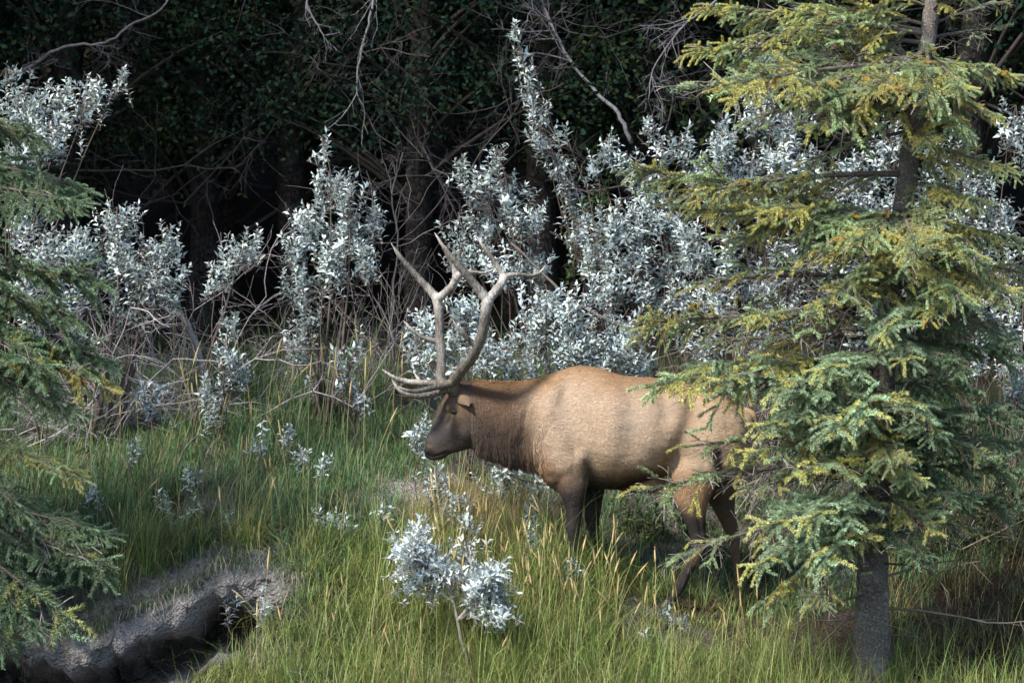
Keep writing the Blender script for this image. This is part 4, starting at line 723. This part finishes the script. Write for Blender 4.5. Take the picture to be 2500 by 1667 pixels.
def grass_field(name, label, n, xr, yr, dens, hfun, palette, seed, bl=26, rad=.07, wid=.0028, dry=.12, bendm=.75, fan=.9):
    r = np.random.default_rng(seed); x = r.uniform(*xr, n); y = r.uniform(*yr, n); k = r.random(n) < dens(x, y); x, y = x[k], y[k]; h = hfun(x, y) * r.uniform(.7, 1.25, len(x)); tone = r.integers(0, len(palette), len(x)); lean = r.uniform(0, 6.283, len(x))
    m = np.clip(r.poisson(bl, len(x)), 6, 60); id_ = np.repeat(np.arange(len(x)), m); N = len(id_); an = r.uniform(0, 6.283, N); rr = rad * np.sqrt(r.random(N)); bx = x[id_] + np.cos(an) * rr; by = y[id_] + np.sin(an) * rr
    bad = (gully(bx, by) > .25) & (by < lip_y(bx) + .03); bz = ground_z(bx, by) - .015; keep = ~bad; bx, by, bz, id_, an = bx[keep], by[keep], bz[keep], id_[keep], an[keep]; N = len(bx)
    hh = h[id_] * np.clip(r.gamma(5, .15, N), .2, 1.7); az = an + r.normal(0, fan, N) + .5 * np.sin(lean[id_] - an); bend = np.clip(r.gamma(2.2, bendm * .42, N), .03, 2.2); hh = np.where(r.random(N) < .10, hh * 1.55, hh); bend = np.where(r.random(N) < .12, bend + .8, bend); col = palette[tone[id_]] * r.uniform(.45, 1.45, (N, 1)); dr = r.random(N) < dry
    col = np.where(dr[:, None], np.array([.30, .25, .11]) * r.uniform(.7, 1.2, (N, 1)), col); tip = mix(col, np.where(dr[:, None], col, col * [1.35, 1.25, 1.0]), np.full(N, .8))
    v_, t_, c_ = blades(np.stack([bx, by, bz], -1), hh, az, bend, wid * r.uniform(.6, 1.3, N), col, tip); o = link(name, make_mesh(name, v_, t_, None, np.clip(c_, 0, 1), M['grass'])); tag(o, label, 'grass', kind='stuff'); return o
FG = np.array([[.155, .23, .065], [.19, .25, .08], [.12, .19, .06], [.23, .26, .10]]); BK = np.array([[.085, .17, .065], [.07, .145, .06], [.11, .185, .095], [.085, .165, .09]])  # BK is the dark bluish grass tone, shade painted into its colour
spr = lambda x, y: np.exp(-(((x - 3.0) / 1.05) ** 2 + ((y + .45) / 1.0) ** 2)); barec = lambda x, y: np.exp(-(((x + .68) / .38) ** 2 + ((y - 1.1) / .35) ** 2))
lipm = lambda x, y: np.exp(-((y - lip_y(x) - .05) / .34) ** 2) * sstep(-1.3, -1.7, x) * (.35 + .9 * (fbm(x, y, 3.6, 1) > .5))
gedge = lambda x, y: 1 - .55 * sstep(.9, .15, np.abs(x + 1.75 - .5 * (y + .9) ) ) * (y < 0)
grass_field('grass', 'long lush green grass on the mound in front of the elk', 2300, (-2.8, 4.2), (-2.1, .15), lambda x, y: np.clip(.62 - 1.0 * spr(x, y) - .3 * np.exp(-(((x - 1.4) / .6) ** 2 + ((y + .25) / .4) ** 2)), .05, 1) * np.clip(1 - 1.5 * lipm(x, y), 0, 1) * sstep(.25, .45, fbm(x, y, 1.1, 2) + .10) * (1 - .85 * np.exp(-(((x + .45) / .22) ** 2 + ((y + 1.35) / .25) ** 2))), lambda x, y: gedge(x, y) * (.52 - .44 * np.exp(-(((x - 1.35) / .8) ** 2 + ((y + .45) / .55) ** 2) ** 2) - .16 * sstep(1.2, 2.6, x) + .12 * (fbm(x, y, 1.5, 4) - .5)), FG, 81, 46, .045, .0023, .15, 1.1, .55)
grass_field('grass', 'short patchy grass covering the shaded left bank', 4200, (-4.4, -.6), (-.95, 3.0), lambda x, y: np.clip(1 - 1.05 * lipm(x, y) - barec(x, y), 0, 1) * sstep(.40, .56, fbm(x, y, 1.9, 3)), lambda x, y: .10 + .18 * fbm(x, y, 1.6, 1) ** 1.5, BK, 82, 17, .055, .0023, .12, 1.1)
grass_field('grass', 'tall meadow grass growing up to the forest edge', 5200, (-5.4, 5.4), (.1, 4.4), lambda x, y: np.clip(1 - barec(x, y) * 1.2, 0, 1) * np.maximum(sstep(.30, .50, fbm(x, y, 1.5, 5)), .9 * np.exp(-(((x - 1.2) / .9) ** 2 + ((y - 1.0) / .7) ** 2))), lambda x, y: .15 + .20 * sstep(1.5, 3.8, y) + .14 * fbm(x, y, 1.2, 1), BK, 83, 17, .07, .0024, .10, .85)
grass_field('dry_grass', 'dry fuzzy straw-coloured grass in front of the elk chest', 360, (-.75, .35), (-.05, 1.1), lambda x, y: np.exp(-(((x + .2) / .42) ** 2 + ((y - .55) / .4) ** 2)), lambda x, y: .30 + 0 * x, np.array([[.30, .245, .13], [.26, .22, .13], [.34, .27, .14]]), 84, 40, .09, .0016, .5, .5)
grass_field('dry_grass', 'dry grass clumps at the right, darkened for shade under the trees', 760, (2.6, 6.4), (-.9, 1.8), lambda x, y: .6 + 0 * x, lambda x, y: .24 + 0 * x, np.array([[.085, .055, .027], [.06, .05, .024], [.045, .055, .02]]), 85, 26, .08, .0024, .4, .9)  # grass colours lowered to carry the trees' shade

grass_field('dry_grass', 'long pale straws arching over the left bank and mound', 420, (-4.2, 2.2), (-1.4, 2.6), lambda x, y: .8 + 0 * x, lambda x, y: .42 + 0 * x, np.array([[.34, .34, .22], [.30, .32, .20]]), 86, 3, .06, .0016, .5, 1.5)
# seed-headed stalks, one thing each
def stalk_proto(seed, h):
    r = np.random.default_rng(seed); d = np.array([r.normal(0, .16), r.normal(0, .12), 1]); P_ = bez(np.zeros(3), np.array([0, 0, h * .55]), unit(d) * h, 9); g = Geo(); tube(g, P_[:8], np.linspace(.0028, .0018, 8), 4, (.38, .34, .15), False); s = g.mesh('stalk_stem', M['grass'])
    g = Geo(); e = P_[-1]; dr = unit(P_[-1] - P_[-2]); L = .075 + .05 * r.random(); t = np.linspace(0, 1, 7)[:, None]; pp = P_[7] + dr * L * t; tube(g, pp, np.array([.0015, .005, .007, .007, .006, .004, .0008]), 5, (.50, .39, .19))
    n = 40; q = P_[7] + dr * L * r.random((n, 1)); ds = unit(dr * 1.2 + r.normal(0, .45, (n, 3))); leaves(g, q, ds, r.normal(size=(n, 3)), np.full(n, .014), np.full(n, .0022), np.tile((.46, .36, .18), (n, 1)) * r.uniform(.8, 1.15, (n, 1)), .05, True); return s, g.mesh('seed_head', M['grass'])
SH = [stalk_proto(i, .38 + .05 * (i % 5)) for i in range(8)]
def stalks(n, region, Yr, label, group, seed, sc=1.0):
    r = np.random.default_rng(seed); k = 0
    while k < n:
        X_ = r.uniform(*region); Y_ = r.uniform(*Yr)
        if gully(X_, Y_) > .2 and Y_ < lip_y(X_): continue
        st, hd_ = SH[r.integers(0, len(SH))]; o = link('grass_stalk', st); o.location = (X_, Y_, float(ground_z(X_, Y_)) - .02); o.rotation_euler = (r.normal(0, .12), r.normal(0, .16), r.uniform(0, 6.28)); s_ = sc * r.uniform(.75, 1.25); o.scale = (1, 1, s_); tag(o, label, 'grass stalk', group); link('seed_head', hd_, o); k += 1
stalks(110, (-.7, .75), (-.75, .35), 'thin golden grass stalk with seed head in front of the elk chest', 'golden stalks before the elk', 91)
stalks(60, (-1.9, 1.9), (-1.5, -.5), 'golden grass stalk with seed head rising from the front mound', 'golden stalks on the front mound', 92, 1.1)
stalks(36, (-3.2, -.3), (1.2, 3.0), 'tall pale grass stalk with seed head in the meadow below the shrubs', 'pale stalks in the back meadow', 93, 1.45)
stalks(14, (-3.0, -1.5), (-.25, .9), 'thin grass stalk with seed head on the shaded bank', 'stalks on the shaded bank', 94, 1.0)

# hanging roots under the lip of the bank
rs = np.random.default_rng(95); root = empty('bank_roots', (-2.6, -.7, float(base_z(-2.6, -.7)) - .05)); tag(root, 'fringe of thin roots hanging under the eroded bank lip', 'roots')
g = Geo()
for k in range(260):
    x = rs.uniform(-3.9, -1.6); y = lip_y(x) + rs.uniform(-.02, .06); z = base_z(x, y) - rs.uniform(.02, .12); ln = rs.uniform(.05, .28); p = [np.array([x, y, z])]
    for i in range(4): p.append(p[-1] + np.array([rs.normal(0, .25), rs.normal(-.05, .2), -1]) * ln / 4)
    tube(g, np.array(p) - np.array(root.location), np.linspace(.003, .001, 5), 3, np.array([.20, .18, .17]) * rs.uniform(.5, 1.4), False)
o = link('root_strands', g.mesh('root_strands', M['wood']), root); tag(o, kind='stuff')
r = np.random.default_rng(97); nb = 2600; cx_ = r.uniform(-3.95, -1.5, 420)[r.integers(0, 420, nb)]; bx = cx_ + r.normal(0, .025, nb); by = lip_y(bx) + np.abs(r.normal(.02, .05, nb)); keep = vnoise(bx, by, 3.0, 2) > .35
bx, by = bx[keep], by[keep]; nb = len(bx); cl_ = np.where(r.random(nb)[:, None] < .45, np.array([.36, .34, .28]), np.array([.12, .18, .09])) * r.uniform(.7, 1.2, (nb, 1))
bv, bt, bc = blades(np.stack([bx, by, base_z(bx, by) - .01], -1), r.gamma(4, .045, nb), r.normal(-1.6, .9, nb), r.uniform(.6, 2.0, nb), np.full(nb, .0018), cl_, cl_ * 1.15)
tag(link('grass', make_mesh('lip_grass', bv, bt, None, np.clip(bc, 0, 1), M['grass'])), 'dry grass fringe hanging over the eroded bank lip', 'grass', kind='stuff')
# clods along the lip
for k in range(170):
    x = rs.uniform(-3.9, -1.4); y = lip_y(x) + abs(rs.normal(.0, .16)) - .015; r0 = .008 + .03 * rs.random() ** 3; g = Geo(); ball(g, (0, 0, 0), (r0 * rs.uniform(.8, 1.6), r0, r0 * rs.uniform(.6, .9)), 0, 10); w = g.v[0]; w *= 1 + .45 * (vnoise(w[:, 0] * 60 + k, w[:, 2] * 60 + w[:, 1] * 45, 1, 1) - .5)[:, None]; g.c = [np.tile(np.array([.25, .235, .23]) * rs.uniform(.7, 1.15), (len(w), 1))]
    o = link('soil_clod', g.mesh('soil_clod', M['soil'], True), ground); o.location = (x, y, float(base_z(x, y)) - r0 * rs.uniform(.0, .6))

# ------------------------------------------------------------------ dark forest
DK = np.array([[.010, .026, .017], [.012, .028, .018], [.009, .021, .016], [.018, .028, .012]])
def crown_mesh(seed, H, z0, R, n, pal, size=.058):
    r = np.random.default_rng(seed); nc_ = 150; zc = z0 + (H - z0) * r.random(nc_) ** 1.15; rr = R * (1 - ((zc - z0) / (H - z0)) ** 1.4 * .75) * np.sqrt(r.random(nc_)); an = r.uniform(0, 6.283, nc_); C0 = np.stack([np.cos(an) * rr, np.sin(an) * rr, zc], -1); id_ = r.integers(0, nc_, n); cs = r.uniform(.16, .42, nc_)[id_]
    p = C0[id_] + r.normal(size=(n, 3)) * cs[:, None] * [1, 1, .6]; g = Geo(); leaves(g, p, rand_dir(n, r), rand_dir(n, r), r.uniform(.7, 1.3, n) * size, r.uniform(.25, .4, n) * size, pal[r.integers(0, len(pal), n)] * r.uniform(.8, 1.2, (n, 1)), .2, True); tw = Geo()
    for k in range(nc_): 
        if k % 3 == 0: tube(tw, bez(np.array([0, 0, max(C0[k][2] - .9, .5)]), C0[k] * [.5, .5, 1] - [0, 0, .2], C0[k], 5), np.linspace(.03, .006, 5), 4, (.06, .05, .045), False)
    return g.mesh('crown_leaves', M['leaf_dark']), tw.mesh('crown_limbs', M['wood'])
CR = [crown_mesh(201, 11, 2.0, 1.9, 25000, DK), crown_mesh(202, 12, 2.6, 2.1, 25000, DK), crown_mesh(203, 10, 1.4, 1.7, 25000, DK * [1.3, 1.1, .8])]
TRK = []
for s in range(3):
    r = np.random.default_rng(300 + s); pts = np.array([[0, 0, -.4], [0, 0, .1], [r.normal(0, .08), 0, 2], [r.normal(0, .15), r.normal(0, .1), 4.5], [r.normal(0, .2), 0, 8], [0, 0, 10.5]]); TRK.append(trunk_mesh('forest_trunk', pts, [.17, .14, .12, .10, .06, .01], M['bark_dark'], 12, 1.0))
DB = []
for s in range(4):
    r = np.random.default_rng(320 + s); g = Geo()
    twig_tree(g, np.zeros(3), np.array([1, 0, .25 - .5 * (s % 2)]), 1.5, .014, 3, (.055, .05, .052), r, .7, 4); DB.append(g.mesh('dead_twigs', M['wood']))
LBL = ['dark forest tree with rough trunk directly behind the antlers', 'dark forest tree behind the pointed silver shrub', 'dim tree at the left forest edge behind dead twigs', 'dark tree behind the leaning spire of silver leaves', 'shaded tree behind the pale leaning branch', 'dark tree behind the top boughs of the right spruce', 'dark tree at the far right behind the spruce trunk', 'dark tree above the far left silver shrub']
TR = [(960, 6.4, 0, .95), (680, 6.8, 1, 1.0), (470, 7.2, 2, 1.0), (1250, 6.6, 1, 1.0), (1480, 7.0, 0, .9), (1780, 6.4, 2, 1.1), (2230, 6.0, 1, 1.2), (150, 6.6, 0, 1.1)]
def tree(label, px, Y, k, s, xw=None, group=None, twigs=5, seed=0):
    x = V(px, 700, Y)[0] if xw is None else xw; z = float(ground_z(x, Y)); root = empty('forest_tree', (x, Y, z)); tag(root, label, 'tree', group); r = random.Random(seed * 7 + int(px)); root.rotation_euler = (0, 0, r.uniform(0, 6.28)); root.scale = (s, s, s * r.uniform(.95, 1.15))
    link('trunk', TRK[k], root); f = link('crown', CR[k][0], root); tag(f, kind='stuff'); link('limbs', CR[k][1], root)
    for i in range(twigs):
        o = link('dead_branch', DB[r.randrange(4)], root); o.location = (0, 0, r.uniform(.5, 3.6)); o.rotation_euler = (r.uniform(-.5, .5), r.uniform(-.3, .6), r.uniform(0, 6.28)); q = r.uniform(.6, 1.3); o.scale = (q, q, q)
    return root
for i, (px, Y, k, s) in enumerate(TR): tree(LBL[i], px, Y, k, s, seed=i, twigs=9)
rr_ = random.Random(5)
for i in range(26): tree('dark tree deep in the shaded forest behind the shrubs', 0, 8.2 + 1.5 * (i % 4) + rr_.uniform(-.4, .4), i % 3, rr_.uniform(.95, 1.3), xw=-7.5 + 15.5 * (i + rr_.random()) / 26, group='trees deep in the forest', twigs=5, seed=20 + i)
for i, (x, y, s) in enumerate(((-7.8, 1.9, 1.2), (-8.6, 3.6, 1.3), (-6.6, 4.6, 1.2), (-7.6, 6.4, 1.3), (-10.5, 4.5, 1.5), (-5.6, 6.2, 1.1), (7.4, 5.2, 1.2), (6.2, 3.0, 1.1), (8.2, 1.2, 1.2), (-8.2, -4.0, .9), (-9.6, -5.4, .95))):  # trees added beside the view to block sun and sky
    tree('dark forest-edge tree added beside the view for shade', 0, y, i % 3, s, xw=x, group='added trees beside the view', twigs=2, seed=60 + i)

# pale dead branches hanging in front of the forest
stick('thick pale dead branch leaning down through the dark forest', 'dead_limb', [V(1450, 330, 5.2), V(1420, 260, 5.2), V(1370, 210, 5.3), V(1310, 140, 5.4), V(1250, 20, 5.6), V(1220, -120, 5.9)], .020, (.16, .15, .17), 'branch', 11, 12, 2, .6)
stick('long pale hanging dead branch above the pointed silver shrub', 'dead_limb', [V(870, -60, 5.0), V(850, 40, 5.0), V(830, 120, 5.0), V(818, 200, 5.0), V(835, 250, 5.0)], .012, (.20, .19, .21), 'branch', 12, 9, 1, .35)
stick('short pale twig cluster hanging at the forest top', 'dead_limb', [V(720, -60, 4.8), V(705, 10, 4.8), V(730, 60, 4.8), V(745, 85, 4.8)], .010, (.20, .19, .21), 'branch', 13, 6, 1, .25)
stick('arching pale dead limb above the left silver shrub', 'dead_limb', [V(20, 190, 4.8), V(90, 140, 4.8), V(160, 105, 4.8), V(240, 100, 4.8), V(300, 60, 4.9), V(370, 20, 5.0), V(420, -60, 5.2)], .016, (.13, .12, .13), 'branch', 14, 8, 2, .4)
stick('wide spray of pale dead twigs hanging beside the top spruce boughs', 'dead_limb', [V(1700, -40, 4.0), V(1620, 20, 4.0), V(1560, 70, 4.0), V(1500, 160, 4.1), V(1490, 230, 4.1)], .010, (.17, .16, .18), 'branch', 15, 14, 2, .4)
stick('grey twig spray crossing the dark gap by the antlers', 'dead_limb', [G0(905, 860, 4.6, -.03), V(900, 700, 4.6), V(915, 560, 4.6), V(900, 450, 4.6), V(930, 340, 4.7)], .012, (.07, .065, .07), 'branch', 16, 12, 2, .4)
